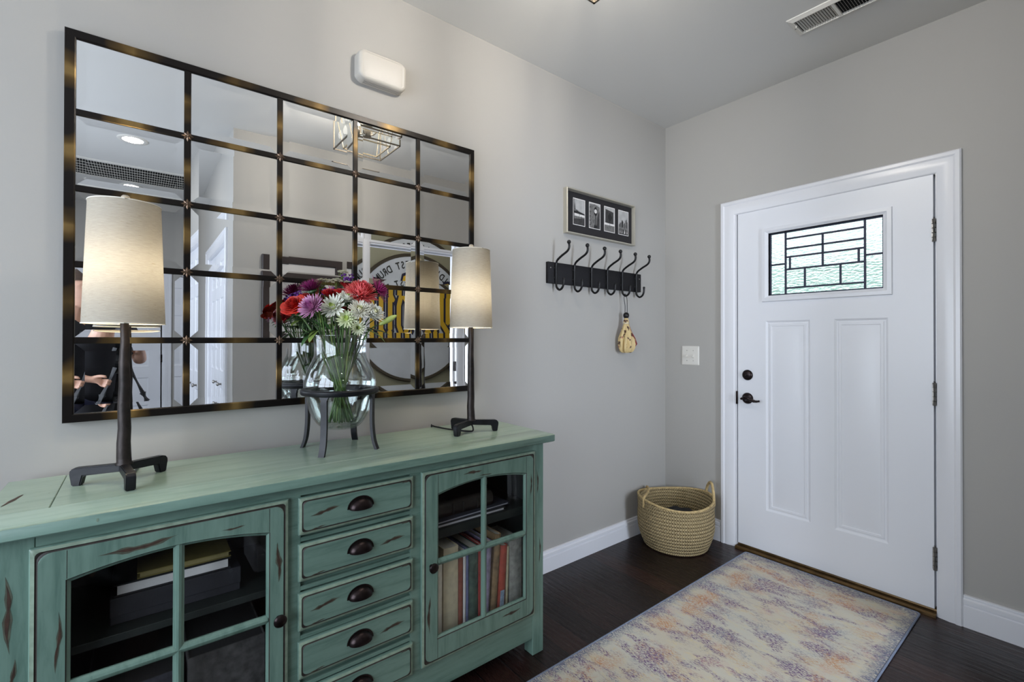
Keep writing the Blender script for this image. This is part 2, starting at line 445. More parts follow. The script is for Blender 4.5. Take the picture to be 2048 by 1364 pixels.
b = B(); q = [b.verts.new(p) for p in rect(GX0, GX1, GZ0, GZ1, .020)]; b.faces.new(q); link('glass_pane', b, door_glass(), door, 0)
b = B()
CX0, CX1, CXM = .780, 1.159, .968
def bar(x0, z0, x1, z1, w=.0045):
    if abs(x0-x1) < 1e-6: box(b, x0-w, x0+w, .0135, .0265, z0, z1, .0015, 1)
    else: box(b, x0, x1, .0135, .0265, z0-w, z0+w, .0015, 1)
for x in (CX0, CX1): bar(x, GZ0, x, GZ1)
for z in (1.867, 1.809, 1.761, 1.690, 1.582): bar(CX0, z, CX1, z)
bar(CXM, 1.690, CXM, 1.867); bar(GX0, 1.724, CX0, 1.724); bar(CX1, 1.722, GX1, 1.722)
bar(.803, 1.690, .803, 1.761); bar(1.132, 1.690, 1.132, 1.761); bar(.880, 1.582, .880, 1.690); bar(1.051, 1.582, 1.051, 1.690)
for z in (GZ0+.004, GZ1-.004): bar(GX0, z, GX1, z, .004)
for x in (GX0+.004, GX1-.004): bar(x, GZ0, x, GZ1, .004)
link('leaded_came', b, M('lead_came', (52, 54, 70), .5, .6), door, 20)
b = B(); lathe(b, [(0, 0), (.031, 0), (.032, .004), (.028, .012), (.020, .016), (.0, .017)], n=28); ball(b, (0, 0, .017), .006)
bmesh.ops.transform(b, matrix=Matrix.Translation((.572, 0, 1.068)) @ Matrix.Rotation(PI/2, 4, 'X'), verts=b.verts[:]); link('deadbolt', b, m_bronze, door)
b = B(); lathe(b, [(0, 0), (.033, 0), (.034, .004), (.029, .012), (.014, .016), (.012, .05), (.0, .052)], n=28)
bmesh.ops.transform(b, matrix=Matrix.Translation((.572, 0, .926)) @ Matrix.Rotation(PI/2, 4, 'X'), verts=b.verts[:])
tube(b, smooth_path([(.553, -.048, .924), (.572, -.052, .932), (.597, -.052, .930), (.622, -.050, .920), (.642, -.048, .917), (.662, -.046, .921)]), [.007]*6+[.0105]*8+[.009]*8+[.007]*4+[.006]*3+[.006, .004], 10)
link('lever_handle', b, m_bronze, door)
b = B(); box(b, .503, .5135, -.010, .004, .885, .965, .002); link('latch_plate', b, m_bronze, door)
for z in (1.797, 1.031, .266):
    b = B(); cyl(b, (1.4315, -.008, z-.053), (1.4315, -.008, z+.053), .0075, 12); box(b, 1.422, 1.4275, -.004, .003, z-.05, z+.05); box(b, 1.436, 1.4405, -.004, .006, z-.05, z+.05)
    for k in (-.032, -.011, .011, .032): cyl(b, (1.4315, -.008, z+k-.0008), (1.4315, -.008, z+k+.0008), .0086, 12)
    cyl(b, (1.4315, -.008, z+.053), (1.4315, -.008, z+.060), .005, 10); link('hinge', b, m_brassy, door)
# jamb, stop and sill
b = B(); box(b, .494, .506, -.004, .12, 0, DZ1); box(b, 1.4365, 1.448, -.004, .12, 0, DZ1); box(b, .494, 1.448, -.004, .12, 2.069, DZ1+.002)
box(b, .506, .516, .046, .058, 0, 2.069); box(b, 1.424, 1.4365, .046, .058, 0, 2.069); box(b, .506, 1.4365, .046, .058, 2.055, 2.069)
struct('trim_6', b, m_white)
b = B(); prism(b, [(-.030, 0), (-.030, .010), (-.022, .017), (.010, .017), (.012, .024), (.03, .026), (.12, .02), (.12, 0)], 'x', .506, 1.437)
struct('trim_7', b, M('bronze_sill', (92, 70, 40), .4, .6, var=.3))

# ------------------------------------------------------------------ hall: closet doors, far door, lights, grille
def panel_leaf(b, P, w, h, rows):
    # six-panel style leaf built in local (u across, z up, d depth); P maps (u, z, d) to world
    holes = []
    for (u0, u1, z0, z1) in rows: holes.append([(u0, z0), (u1, z0), (u1, z1), (u0, z1)])
    o = [P(0, 0, 0), P(w, 0, 0), P(w, h, 0), P(0, h, 0)]
    fr = fill_holes(b, o, [[P(u, z, 0) for u, z in hl] for hl in holes])
    d0 = Vector(P(0, 0, -.034))-Vector(P(0, 0, 0)); Bk = wallloop(b, fr[0], d0); b.faces.new(Bk)
    for (u0, u1, z0, z1) in rows:
        loops(b, [[P(u0+i, z0+i, d), P(u1-i, z0+i, d), P(u1-i, z1-i, d), P(u0+i, z1-i, d)] for i, d in ((0, 0), (.010, -.007), (.020, -.007), (.034, -.002))])
    bmesh.ops.remove_doubles(b, verts=b.verts[:], dist=1e-5)
cl = bpy.data.objects.new('door_2', None); COL.objects.link(cl); cl.location = ((KX0+KX1)/2, -2.36, 0); cl['kind'] = 'structure'
lw = (KX1-KX0)/4
for k in range(4):
    b = B(); x0 = KX0+k*lw+.003; w = lw-.006
    panel_leaf(b, lambda u, z, d: (x0+u, -2.372-d, .012+z), w, KZ1-.02, [(.05, w-.05, .12, .86), (.05, w-.05, 1.0, 1.62), (.05, w-.05, 1.72, 1.93)])
    link('folding_leaf', b, m_door, cl, 25)
for x in (KX0+lw*1.5-.0, KX0+lw*2.5):
    b = B(); lathe(b, [(0, 0), (.008, 0), (.007, .014), (.014, .020), (.016, .027), (.011, .034), (0, .036)], n=20)
    bmesh.ops.transform(b, matrix=Matrix.Translation((x, -2.372, .905)) @ Matrix.Rotation(PI/2, 4, 'X'), verts=b.verts[:]); link('knob', b, m_brassy, cl)
b = B(); box(b, KX0-.002, KX0+.012, -2.395, -2.275, 0, KZ1); box(b, KX1-.012, KX1+.002, -2.395, -2.275, 0, KZ1); box(b, KX0, KX1, -2.395, -2.275, KZ1-.012, KZ1+.002); struct('trim_8', b, m_white)
fd = bpy.data.objects.new('door_3', None); COL.objects.link(fd); fd.location = (FX, -3.13, 0); fd['kind'] = 'structure'
b = B(); panel_leaf(b, lambda u, z, d: (FX+.02-d, -2.715-u, .012+z), .84, 2.01, [(.11, .38, .2, .82), (.46, .73, .2, .82), (.11, .38, .95, 1.55), (.46, .73, .95, 1.55), (.11, .38, 1.66, 1.88), (.46, .73, 1.66, 1.88)])
link('door_leaf', b, m_door, fd, 25)
b = B(); ball(b, (FX-.035, -3.50, .95), .03); cyl(b, (FX+.02, -3.50, .95), (FX-.03, -3.50, .95), .012); link('knob', b, m_bronze, fd)
for z in (.25, 1.05, 1.82):
    b = B(); box(b, FX-.002, FX+.012, -2.714, -2.690, z-.045, z+.045); cyl(b, (FX-.003, -2.709, z-.045), (FX-.003, -2.709, z+.045), .007, 10); link('hinge', b, m_bronze, fd)
b = B(); box(b, FX, FX+.12, -2.702, -2.690, 0, 2.04); box(b, FX, FX+.12, -3.58, -3.568, 0, 2.04); box(b, FX, FX+.12, -3.57, -2.70, 2.028, 2.042); struct('trim_9', b, m_white)

m_bulbdisc = emit('downlight_glow', (255, 250, 240), HALL_W)
for i, (x, y, lab) in enumerate(((2.655, -2.955, 'nearer round recessed ceiling light, between the mirror and the return grille'), (4.05, -2.98, 'farther round recessed ceiling light, beyond the return grille'))):
    t = thing('recessed_light', lab, 'ceiling light', (x, y, H), 'recessed lights in the hall ceiling')
    b = B(); lathe(b, [(.062, .0), (.064, -.004), (.088, -.006), (.093, -.003), (.094, 0)], (x, y, H), 40); link('trim_ring', b, m_plastic, t)
    b = B(); lathe(b, [(0, -.003), (.063, -.003)], (x, y, H), 32); link('lens', b, m_bulbdisc, t, 0, False)
t = thing('return_air_grille', 'long white return air grille with rows of thin blades in the hall ceiling', 'air grille', (3.61, -2.96, H))
GXa, GXb, GYa, GYb = 3.37, 3.85, -3.40, -2.54
b = B()
L = [[(x, y, z) for x, y in ((GXa-o, GYa-o), (GXb+o, GYa-o), (GXb+o, GYb+o), (GXa-o, GYb+o))] for o, z in ((.03, H), (.03, H-.006), (.0, H-.010), (.0, H-.001))]
loops(b, L, cap=False); link('frame', b, m_plastic, t, 20)
b = B(); q = [b.verts.new(p) for p in ((GXa, GYa, H-.0015), (GXb, GYa, H-.0015), (GXb, GYb, H-.0015), (GXa, GYb, H-.0015))]; b.faces.new(q); link('backing', b, m_dark, t, 0)
b = B(); n = 48
for i in range(1, n):
    y = GYa+(GYb-GYa)*i/n; bmv = [b.verts.new(p) for p in ((GXa, y, H-.0095), (GXb, y, H-.0095), (GXb, y+.0055, H-.002), (GXa, y+.0055, H-.002))]; b.faces.new(bmv)
link('blades', b, M('grille_white', (196, 194, 188), .5), t, 0, False)
b = B()
for k in range(1, 6):
    x = GXa+(GXb-GXa)*k/6; box(b, x-.003, x+.003, GYa, GYb, H-.0105, H-.0085)
link('cross_bars', b, m_plastic, t, 0)

# supply register on the entry ceiling
t = thing('ceiling_register', 'white louvred air supply register on the ceiling near the entrance door', 'air vent', (1.18, -.46, H))
RX0, RX1, RY0, RY1 = 1.0, 1.36, -.544, -.378
b = B(); L = [[(x, y, z) for x, y in ((RX0-o, RY0-o), (RX1+o, RY0-o), (RX1+o, RY1+o), (RX0-o, RY1+o))] for o, z in ((0, H), (-.002, H-.004), (-.020, H-.012), (-.024, H-.012), (-.025, H-.001))]
loops(b, L, cap=False); link('frame', b, m_plastic, t, 20)
b = B(); q = [b.verts.new(p) for p in ((RX0+.02, RY0+.02, H-.0012), (RX1-.02, RY0+.02, H-.0012), (RX1-.02, RY1-.02, H-.0012), (RX0+.02, RY1-.02, H-.0012))]; b.faces.new(q); link('backing', b, m_dark, t, 0)
b = B()
for k in range(30):
    x = RX0+.034+k*.0103
    if abs(x-1.18) < .010: continue
    s = .0035 if x < 1.18 else -.0055
    v = [b.verts.new(p) for p in ((x, RY0+.025, H-.011), (x, RY1-.025, H-.011), (x+s, RY1-.025, H-.002), (x+s, RY0+.025, H-.002))]; b.faces.new(v)
link('louvres', b, m_plastic, t, 0, False)
b = B(); box(b, 1.174, 1.186, RY0+.02, RY1-.02, H-.0115, H-.002); link('centre_bar', b, m_plastic, t)
for x in (RX0+.012, RX1-.012):
    b = B(); ball(b, (x, (RY0+RY1)/2, H-.009), .004, 8, 6); link('screw', b, m_brassy, t)
b = B(); box(b, RX0+.022, RX0+.027, RY0+.055, RY0+.062, H-.022, H-.010); link('lever', b, m_plastic, t)

# ------------------------------------------------------------------ lantern on the entry ceiling
lx0, lx1, ly0, ly1, lz0 = .808, 1.105, -1.965, -1.662, 2.470
m_lframe = M('brushed_nickel_frame', (120, 112, 100), .3, .85)
m_lglass = clear_glass('lantern_glass', f=.12, base=.04)
t = thing('ceiling_lantern', 'square clear glass flush ceiling lantern with a thin metal frame and four bulbs', 'ceiling light', ((lx0+lx1)/2, (ly0+ly1)/2, H))
b = B(); s = .0035; zt = H-.03
for x in (lx0, lx1):
    for y in (ly0, ly1): box(b, x-s, x+s, y-s, y+s, lz0, zt)
for z in (lz0, zt):
    for y in (ly0, ly1): box(b, lx0-s, lx1+s, y-s, y+s, z-s, z+s)
    for x in (lx0, lx1): box(b, x-s, x+s, ly0-s, ly1+s, z-s, z+s)
link('frame', b, m_lframe, t, 0)
b = B()
def quad(b, *p): b.faces.new([b.verts.new(q) for q in p])
for (xa, ya, xb, yb) in ((lx0, ly0, lx1, ly0), (lx1, ly0, lx1, ly1), (lx1, ly1, lx0, ly1), (lx0, ly1, lx0, ly0)):
    quad(b, (xa, ya, lz0), (xb, yb, lz0), (xb, yb, zt), (xa, ya, zt))
link('glass_panes', b, m_lglass, t, 0)
i_ = .045; b = B(); ix0, ix1, iy0, iy1 = lx0+i_, lx1-i_, ly0+i_, ly1-i_
for y in (iy0, iy1): box(b, ix0-s, ix1+s, y-s, y+s, lz0-s, lz0+s)
for x in (ix0, ix1): box(b, x-s, x+s, iy0-s, iy1+s, lz0-s, lz0+s)
for (xa, ya, xb, yb) in ((lx0, ly0, ix0, iy0), (lx1, ly0, ix1, iy0), (lx1, ly1, ix1, iy1), (lx0, ly1, ix0, iy1)):
    tube(b, [(xa, ya, zt), (xb, yb, lz0)], .0025, 6)
link('inner_frame', b, M('polished_inner_frame', (190, 176, 150), .25, .8), t, 0)
cxl, cyl_ = (lx0+lx1)/2, (ly0+ly1)/2
b = B(); box(b, lx0+.03, lx1-.03, ly0+.03, ly1-.03, H-.03, H, .004); link('canopy', b, m_lframe, t)
b = B(); cyl(b, (cxl, cyl_, H-.03), (cxl, cyl_, lz0+.075), .007)
lathe(b, [(0, 0), (.022, .004), (.026, .012), (.026, .04), (.018, .048), (0, .05)], (cxl, cyl_, lz0+.06), 24)
for k in range(4):
    a = PI/4+k*PI/2; d = Vector((math.cos(a), math.sin(a), 0)); c0 = Vector((cxl, cyl_, lz0+.085))
    tube(b, smooth_path([c0, c0+d*.035+Vector((0, 0, -.012)), c0+d*.062+Vector((0, 0, .004)), c0+d*.064+Vector((0, 0, .02))]), .004, 8)
    cyl(b, c0+d*.064+Vector((0, 0, .018)), c0+d*.064+Vector((0, 0, .068)), .010, 14)
link('arm_cluster', b, m_lframe, t)
m_fbulb = emit('lantern_bulb_glow', (255, 246, 235), FIX_W)
for k in range(4):
    a = PI/4+k*PI/2; x, y = cxl+.064*math.cos(a), cyl_+.064*math.sin(a); z = lz0+.153
    b = B(); lathe(b, [(0, 0), (.008, .001), (.014, .012), (.016, .024), (.012, .042), (.005, .058), (0, .064)], (x, y, z), 14); link('bulb', b, m_fbulb, t)

# ------------------------------------------------------------------ study seen through the opening
dz, dy, dr = 1.55, -.205, .79
t = thing('drumhead_display', 'large round white drumhead with gold lettering on the study wall', 'drumhead', (RX, dy, dz))
b = B(); lathe(b, [(dr-.03, 0), (dr+.012, .004), (dr+.016, .05), (dr+.004, .065), (dr-.02, .062), (dr-.026, .05)], n=72)
MX = Matrix.Translation((RX, dy, dz)) @ Matrix.Rotation(-PI/2, 4, 'Y')
bmesh.ops.transform(b, matrix=MX, verts=b.verts[:]); link('hoop', b, M('drum_hoop', (70, 62, 52), .35, .3), t)
b = B(); lathe(b, [(0, .052), (dr-.018, .05)], n=72); bmesh.ops.transform(b, matrix=MX, verts=b.verts[:])
link('drum_skin', b, M('drum_skin', (190, 194, 204), .5, var=.06, vscale=5), t)
XD = RX-.0535
# the head faces -x; seen from the entry its right is towards -y
def DP(u, w, d=0): return (XD-d, dy-u, dz+w)
m_navy = M('navy_ink', (26, 24, 52), .5); m_gold = M('gold_ink', (206, 164, 40), .5); m_ink = M('black_ink', (22, 22, 24), .5)
txt = "WORLD'S LARGEST DRUM"; rr = .625
fc = bpy.data.curves.new('arc_font', 'FONT'); adv = 5.5
for i, ch in enumerate(txt):
    if ch == ' ': continue
    fc2 = bpy.data.curves.new('letter', 'FONT'); fc2.body = ch; fc2.size = .125; fc2.align_x = 'CENTER'; fc2.extrude = .0008; fc2.offset = .0016
    o = bpy.data.objects.new('letter', fc2); COL.objects.link(o)
    dg = bpy.context.evaluated_depsgraph_get(); me = bpy.data.meshes.new_from_object(o.evaluated_get(dg)); bpy.data.objects.remove(o)
    ang = math.radians((i-10.45)*adv)
    for v in me.vertices:
        x, y = v.co.x*.72, v.co.y; rad = rr+y
        u = rr*math.sin(ang)+x*math.cos(ang)+y*math.sin(ang); w_ = rr*math.cos(ang)-x*math.sin(ang)+y*math.cos(ang)
        v.co = Vector(DP(u, w_, .001+v.co.z))
    me.name = 'letter'; me.materials.clear(); me.materials.append(m_ink)
    o2 = bpy.data.objects.new('arc_letter', me); COL.objects.link(o2); o2.parent = t; me.transform(Matrix.Translation(-Vector((RX, dy, dz))))
bpy.data.curves.remove(fc)
# blackletter strokes: (u0,w0,u1,w1,width) with pointed ends
def stroke(b, p, q, w, dep, grow=0, mi=0):
    p, q = Vector(p), Vector(q); d = (q-p).normalized(); nrm = Vector((-d.y, d.x)); hw = w/2+grow; pp = p-d*grow; qq = q+d*grow
    pts = [pp-d*hw*.75, pp-nrm*hw, qq-nrm*hw, qq+d*hw*.75, qq+nrm*hw, pp+nrm*hw]
    A = [b.verts.new(DP(c.x, c.y, dep)) for c in pts]; Bv = [b.verts.new(DP(c.x, c.y, dep-.0012)) for c in pts]
    b.faces.new(A).material_index = mi
    for i in range(6): b.faces.new((A[i], A[(i+1) % 6], Bv[(i+1) % 6], Bv[i])).material_index = mi
LET = {
 'P': (.30, [(.05, -.30, .05, .30), (.05, .30, .16, .34), (.16, .34, .25, .26), (.25, .26, .25, .06), (.25, .06, .14, -.02), (-.05, .27, .05, .34), (.14, .28, .14, .05), (-.04, -.16, .05, -.30)]),
 'u': (.235, [(.03, .0, .03, .17), (.03, -.01, .08, -.055), (.155, .0, .155, .17), (.08, -.055, .155, .0), (.155, .0, .20, -.045), (-.01, .155, .03, .19)]),
 'r': (.17, [(.03, -.01, .03, .17), (.03, .16, .11, .19), (.12, .15, .13, .12), (-.01, .155, .03, .19), (.03, -.02, .07, -.05)]),
 'd': (.235, [(.03, .02, .03, .15), (.03, .01, .09, -.055), (.155, .02, .155, .13), (.09, -.055, .155, .02), (.155, .13, .06, .29), (.03, .15, .10, .19)]),
 'e': (.20, [(.03, .0, .03, .15), (.03, .15, .09, .19), (.09, .19, .135, .12), (.03, .07, .13, .11), (.03, -.01, .09, -.05), (.09, -.05, .145, -.01)]),
}
u = -.60
for ch in 'Purdue':
    w_, st = LET[ch]; b = B(); big = ch == 'P'; kx_, kz_, base, sw_ = (.88, 1.72, -.15, .066) if big else (.92, 2.25, -.15, .056)
    for lay, (g_, dp_) in enumerate(((.024, .0030), (0, .0050))):
        for q_, (a0, b0, a1, b1) in enumerate(st): stroke(b, (u+a0*kx_, base+b0*kz_), (u+a1*kx_, base+b1*kz_), sw_, dp_+q_*.00018, g_, lay)
    link('gold_letter', b, [m_navy, m_gold], t, 0); u += w_*kx_+.012
t.location.x -= .002
# dome light and chime in the study
m_dome = emit('dome_glow', (255, 246, 228), DOME_W)
t = thing('dome_ceiling_light', 'white dome flush ceiling light in the study', 'ceiling light', (2.75, -.25, H))
b = B(); lathe(b, [(.16, 0), (.165, -.012), (.15, -.02)], (2.75, -.25, H), 36); link('rim', b, m_plastic, t)
b = B(); lathe(b, [(.15, -.018), (.145, -.045), (.11, -.075), (.06, -.09), (0, -.095)], (2.75, -.25, H), 36); link('dome', b, m_dome, t)
b = B(); box(b, RX-.045, RX, -.35, -.17, 2.40, 2.53, .006); o = link('chime_box', b, m_plastic); tag(o, 'small white chime box high on the study wall above the round drumhead', 'chime')
# hinge plates left on the right jamb of the opening
b = B(); box(b, XO+.02, XO+.05, OY1-.0175, OY1-.0135, .98, 1.07, .001); cyl(b, (XO+.016, OY1-.018, .98), (XO+.016, OY1-.018, 1.07), .006, 10)
o = link('hinge', b, m_bronze, bpy.data.objects['trim_5'])

# framed picture on the opposite wall
t = thing('framed_picture', 'large dark wood framed picture with a pale mat on the wall facing the mirror', 'picture', (XO, -1.94, 1.59))
fy0, fy1, fz0, fz1 = -2.214, -1.637, 1.272, 1.902
def yz(y0, y1, z0, z1, x): return [(x, y0, z0), (x, y1, z0), (x, y1, z1), (x, y0, z1)]
b = B(); loops(b, [yz(fy0+i, fy1-i, fz0+i, fz1-i, XO-d) for i, d in ((0, 0), (0, .028), (.006, .032), (.048, .026), (.055, .012))], cap=False); link('frame', b, M('espresso_wood', (44, 34, 32), .4), t, 20)
b = B(); b.faces.new([b.verts.new(p) for p in yz(fy0+.05, fy1-.05, fz0+.05, fz1-.05, XO-.013)]); link('mat', b, M('pale_mat', (206, 202, 198), .7), t, 0)
b = B(); b.faces.new([b.verts.new(p) for p in yz(fy0+.14, fy1-.14, fz0+.13, fz1-.13, XO-.0138)]); link('print', b, M('soft_grey_print', (178, 172, 170), .7, var=.25, vscale=9), t, 0)

# ------------------------------------------------------------------ sideboard
SX0, SX1, SY0, SY1, ST = .045, .505, -3.190, -1.550, .890
BX, BY0, BY1 = .475, -3.140, -1.597        # body front plane and ends
DF = .490                                   # plane of the door and drawer faces
side = thing('sideboard', 'distressed sage green sideboard with two glass doors and five drawers', 'sideboard', (.27, -2.37, 0))
m_rub = M('thin_rubbed_paint', (74, 78, 66), .5, var=.35, vscale=50)
WG = [m_green, m_wear, m_groove, m_edge, m_rub]; WV = [m_greenv, m_wear, m_groove, m_edge, m_rub]
def dash(b, y, z, l, w, ang=0, x=DF, mi=1):
    # a worn streak: thin lens lying just on the painted face (plane x = const)
    for lay, (kw_, kl_, mi_) in enumerate(((1.25, 1.12, 4), (.62, .9, mi))):
        n = 14; up = []; dn = []
        for i in range(n+1):
            t = i/n*2-1; hw = w*kw_/2*(1-t*t)**1.25*(1+.30*math.sin(7*t+y*31)+.2*math.sin(13*t+z*40)); bow = .03*l*math.sin(2.4*t+y*5)
            for lst, s in ((up, 1), (dn, -1)):
                a, c = t*l*kl_/2, bow+s*max(hw, .00015)
                lst.append((a*math.cos(ang)-c*math.sin(ang), a*math.sin(ang)+c*math.cos(ang)))
        pts = up+dn[::-1][1:-1]
        b.faces.new([b.verts.new((x+.0003+.0003*lay, y+p, z+q)) for p, q in pts]).material_index = mi_
# top: four boards
b = B(); bv = .004; zt0 = .862
def topboard(y0, y1, x0, x1): box(b, x0, x1, y0, y1, zt0, ST, .0015, 1)
XS = .384
topboard(-3.070, -1.672, SX0, XS); topboard(SY0+.002, -3.0712, SX0, XS); topboard(-1.6708, SY1-.002, SX0, XS)
fp = [(XS+.001, SY0), (SX1-.016, SY0), (SX1-.005, SY0+.005), (SX1, SY0+.016), (SX1, SY1-.016), (SX1-.005, SY1-.005), (SX1-.016, SY1), (XS+.001, SY1)]
lo = [[(x, y, z) for x, y in fp] for z in (zt0, zt0+.003, ST-.004, ST-.0012, ST)]
def inset(l, d): cy = (SY0+SY1)/2; return [(min(x, SX1-d) if x > XS+.01 else x, y+(d if y < cy else -d), z) for x, y, z in l]
lo[0] = inset(lo[0], .003); lo[3] = inset(lo[3], .0014); lo[4] = inset(lo[4], .004)
loops(b, lo, mis=[4, 4, 4, 3], cap=True, capstart=True)
b.faces.new([b.verts.new(p) for p in ((XS-.001, SY0, zt0+.001), (XS+.002, SY0, zt0+.001), (XS+.002, SY1, zt0+.001), (XS-.001, SY1, zt0+.001))]).material_index = 2
def tdash(x, y, l, w):
    n = 16; up = []; dn = []
    for i in range(n+1):
        t = i/n*2-1; hw = w/2*(1-t*t)**.8*(1+.22*math.sin(7*t+1)); up.append((x+t*l/2, y+hw-.012*t)); dn.append((x+t*l/2, y-hw-.012*t))
    b.faces.new([b.verts.new((p, q, ST+.0004)) for p, q in up+dn[::-1][1:-1]]).material_index = 1
tdash(.262, -3.148, .095, .010)
for (y, z, r) in ((-2.98, .876, .0022), (-1.93, .874, .003)):
    b.faces.new([b.verts.new((SX1+.0004, y+r*math.cos(k), z+2*r*math.sin(k))) for k in [i*PI/4 for i in range(8)]]).material_index = 3
link('tabletop', b, [m_green_lit, m_wear, m_groove, m_edge, m_green], side, 30)
# carcass: ends, back, bottom, dividers, face frame
YD = [(-2.575, -2.545), (-2.192, -2.140)]      # stiles beside the drawers
b = B(); zb = .160
box(b, .06, BX-.002, BY0, BY0+.018, zb-.06, zt0); box(b, .06, BX-.002, BY1-.018, BY1, zb-.06, zt0)
box(b, .06, .068, BY0+.018, BY1-.018, zb, zt0)
box(b, .068, BX-.004, BY0+.018, BY1-.018, zb+.020, zb+.036)
box(b, .068, BX-.004, -2.572, -2.556, zb+.036, zt0-.001); box(b, .068, BX-.004, -2.176, -2.160, zb+.036, zt0-.001)
box(b, .068, BX-.004, BY0+.018, BY1-.018, zt0-.012, zt0-.0005)
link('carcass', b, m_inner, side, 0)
b = B()
box(b, BX-.022, BX, BY0+.058, BY1-.058, .832, zt0-.0003, .001, 1)               # top rail
box(b, BX-.022, BX, BY0+.058, BY1-.058, .070, .176, .001, 1)                   # apron
box(b, BX-.022, BX, -2.578, -2.541, .176, .832, .001, 1); box(b, BX-.022, BX, -2.196, -2.155, .176, .832, .001, 1)
for z in (.7045, .5640, .4225, .2830): box(b, BX-.022, BX, -2.541, -2.196, z-.006, z+.006, .001, 1)
box(b, BX-.022, BX-.012, -2.541, -2.196, .176, .832)
link('face_frame', b, m_green, side, 30)
for sgn, y0, y1 in ((-1, BY0, BY0+.058), (1, BY1-.058, BY1)):
    b = B(); box(b, BX-.052, BX+.001, y0, y1, 0, zt0-.0005, .002, 1)
    if sgn < 0:
        dash(b, -3.123, .700, .15, .010, PI/2+.08, BX+.001); dash(b, -3.118, .555, .09, .007, PI/2-.1, BX+.001)
    else:
        dash(b, -1.618, .420, .10, .005, PI/2, BX+.001); dash(b, -1.630, .70, .09, .006, PI/2+.05, BX+.001)
    link('leg', b, WV, side, 30)
    b = B(); box(b, .055, .107, y0, y1, 0, zt0-.0005, .002, 1); link('leg', b, WV, side, 30)
# shelves
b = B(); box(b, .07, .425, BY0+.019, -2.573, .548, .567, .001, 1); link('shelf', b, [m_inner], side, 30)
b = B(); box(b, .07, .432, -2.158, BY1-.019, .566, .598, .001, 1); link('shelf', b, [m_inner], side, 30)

def cup_pull(parent, y, z, x=DF):
    b = B(); a, h, d = .0365, .030, .024
    G = []
    for i in range(13):
        th = PI*i/12
        row = []
        for j in range(8):
            ph = PI/2*j/7*1.06
            rr_ = math.sin(th)
            row.append(b.verts.new((x+.001+d*math.sin(ph)*rr_**.8, y-a*math.cos(th), z-.012+h*math.cos(ph)*rr_)))
        G.append(row)
    for p, q in zip(G, G[1:]):
        for j in range(7): b.faces.new((p[j], q[j], q[j+1], p[j+1]))
    fl = []
    for i in range(17):
        th = PI*i/16; fl.append(((a+.005)*-math.cos(th), (h+.005)*math.sin(th)))
    prism(b, [(y+p, z-.012+q) for p, q in fl], 'x', x, x+.0025)
    bmesh.ops.remove_doubles(b, verts=b.verts[:], dist=2e-5)
    link('cup_pull', b, m_bronze, parent, 50)
def knob(parent, y, z, x=DF):
    b = B(); lathe(b, [(.0, 0), (.007, 0), (.006, .010), (.010, .014), (.0165, .018), (.0168, .022), (.012, .027), (0, .0285)], n=24)
    bmesh.ops.transform(b, matrix=Matrix.Translation((x, y, z)) @ Matrix.Rotation(PI/2, 4, 'Y'), verts=b.verts[:]); link('knob', b, m_bronze, parent)

# drawers
def yzl(l, x): return [(x, p, q) for p, q in l]
for k, (zt_, ds) in enumerate(((.8285, -1), (.6955, 1), (.5545, -1), (.4165, 1), (.2755, 0))):
    y0, y1, z0, z1 = -2.550, -2.191, zt_-.108, zt_
    dr_ = bpy.data.objects.new('drawer', None); COL.objects.link(dr_); dr_.empty_display_size = .03; dr_.parent = side
    dr_.location = (DF-.27, (y0+y1)/2+2.37, (z0+z1)/2)
    b = B()
    L = [yzl(rrect(y0, y1, z0, z1, .002), BX+.0008), yzl(rrect(y0, y1, z0, z1, .002), DF-.006), yzl(rrect(y0+.002, y1-.002, z0+.002, z1-.002, .003), DF-.0035), yzl(rrect(y0+.0085, y1-.0085, z0+.0085, z1-.0085, .009), DF-.001),
         yzl(rrect(y0+.0105, y1-.0105, z0+.0105, z1-.0105, .012), DF-.0022), yzl(rrect(y0+.0125, y1-.0125, z0+.0125, z1-.0125, .013), DF)]
    loops(b, L, mis=[0, 0, 3, 2, 2], capmi=0)
    if ds: dash(b, (y0+y1)/2+ds*.105, (z0+z1)/2-.004*ds, .080, .0085, .10)
    dash(b, y0+.05, z0+.014, .05, .003, .05); dash(b, y1-.03, z1-.014, .03, .003, 0)
    o = link('drawer_front', b, WG, None, 30); o.parent = dr_; o.data.transform(Matrix.Translation(-Vector((DF, (y0+y1)/2, (z0+z1)/2))))
    n0 = len(bpy.data.objects)
    cup_pull(dr_, -2.371, (z0+z1)/2+.004)

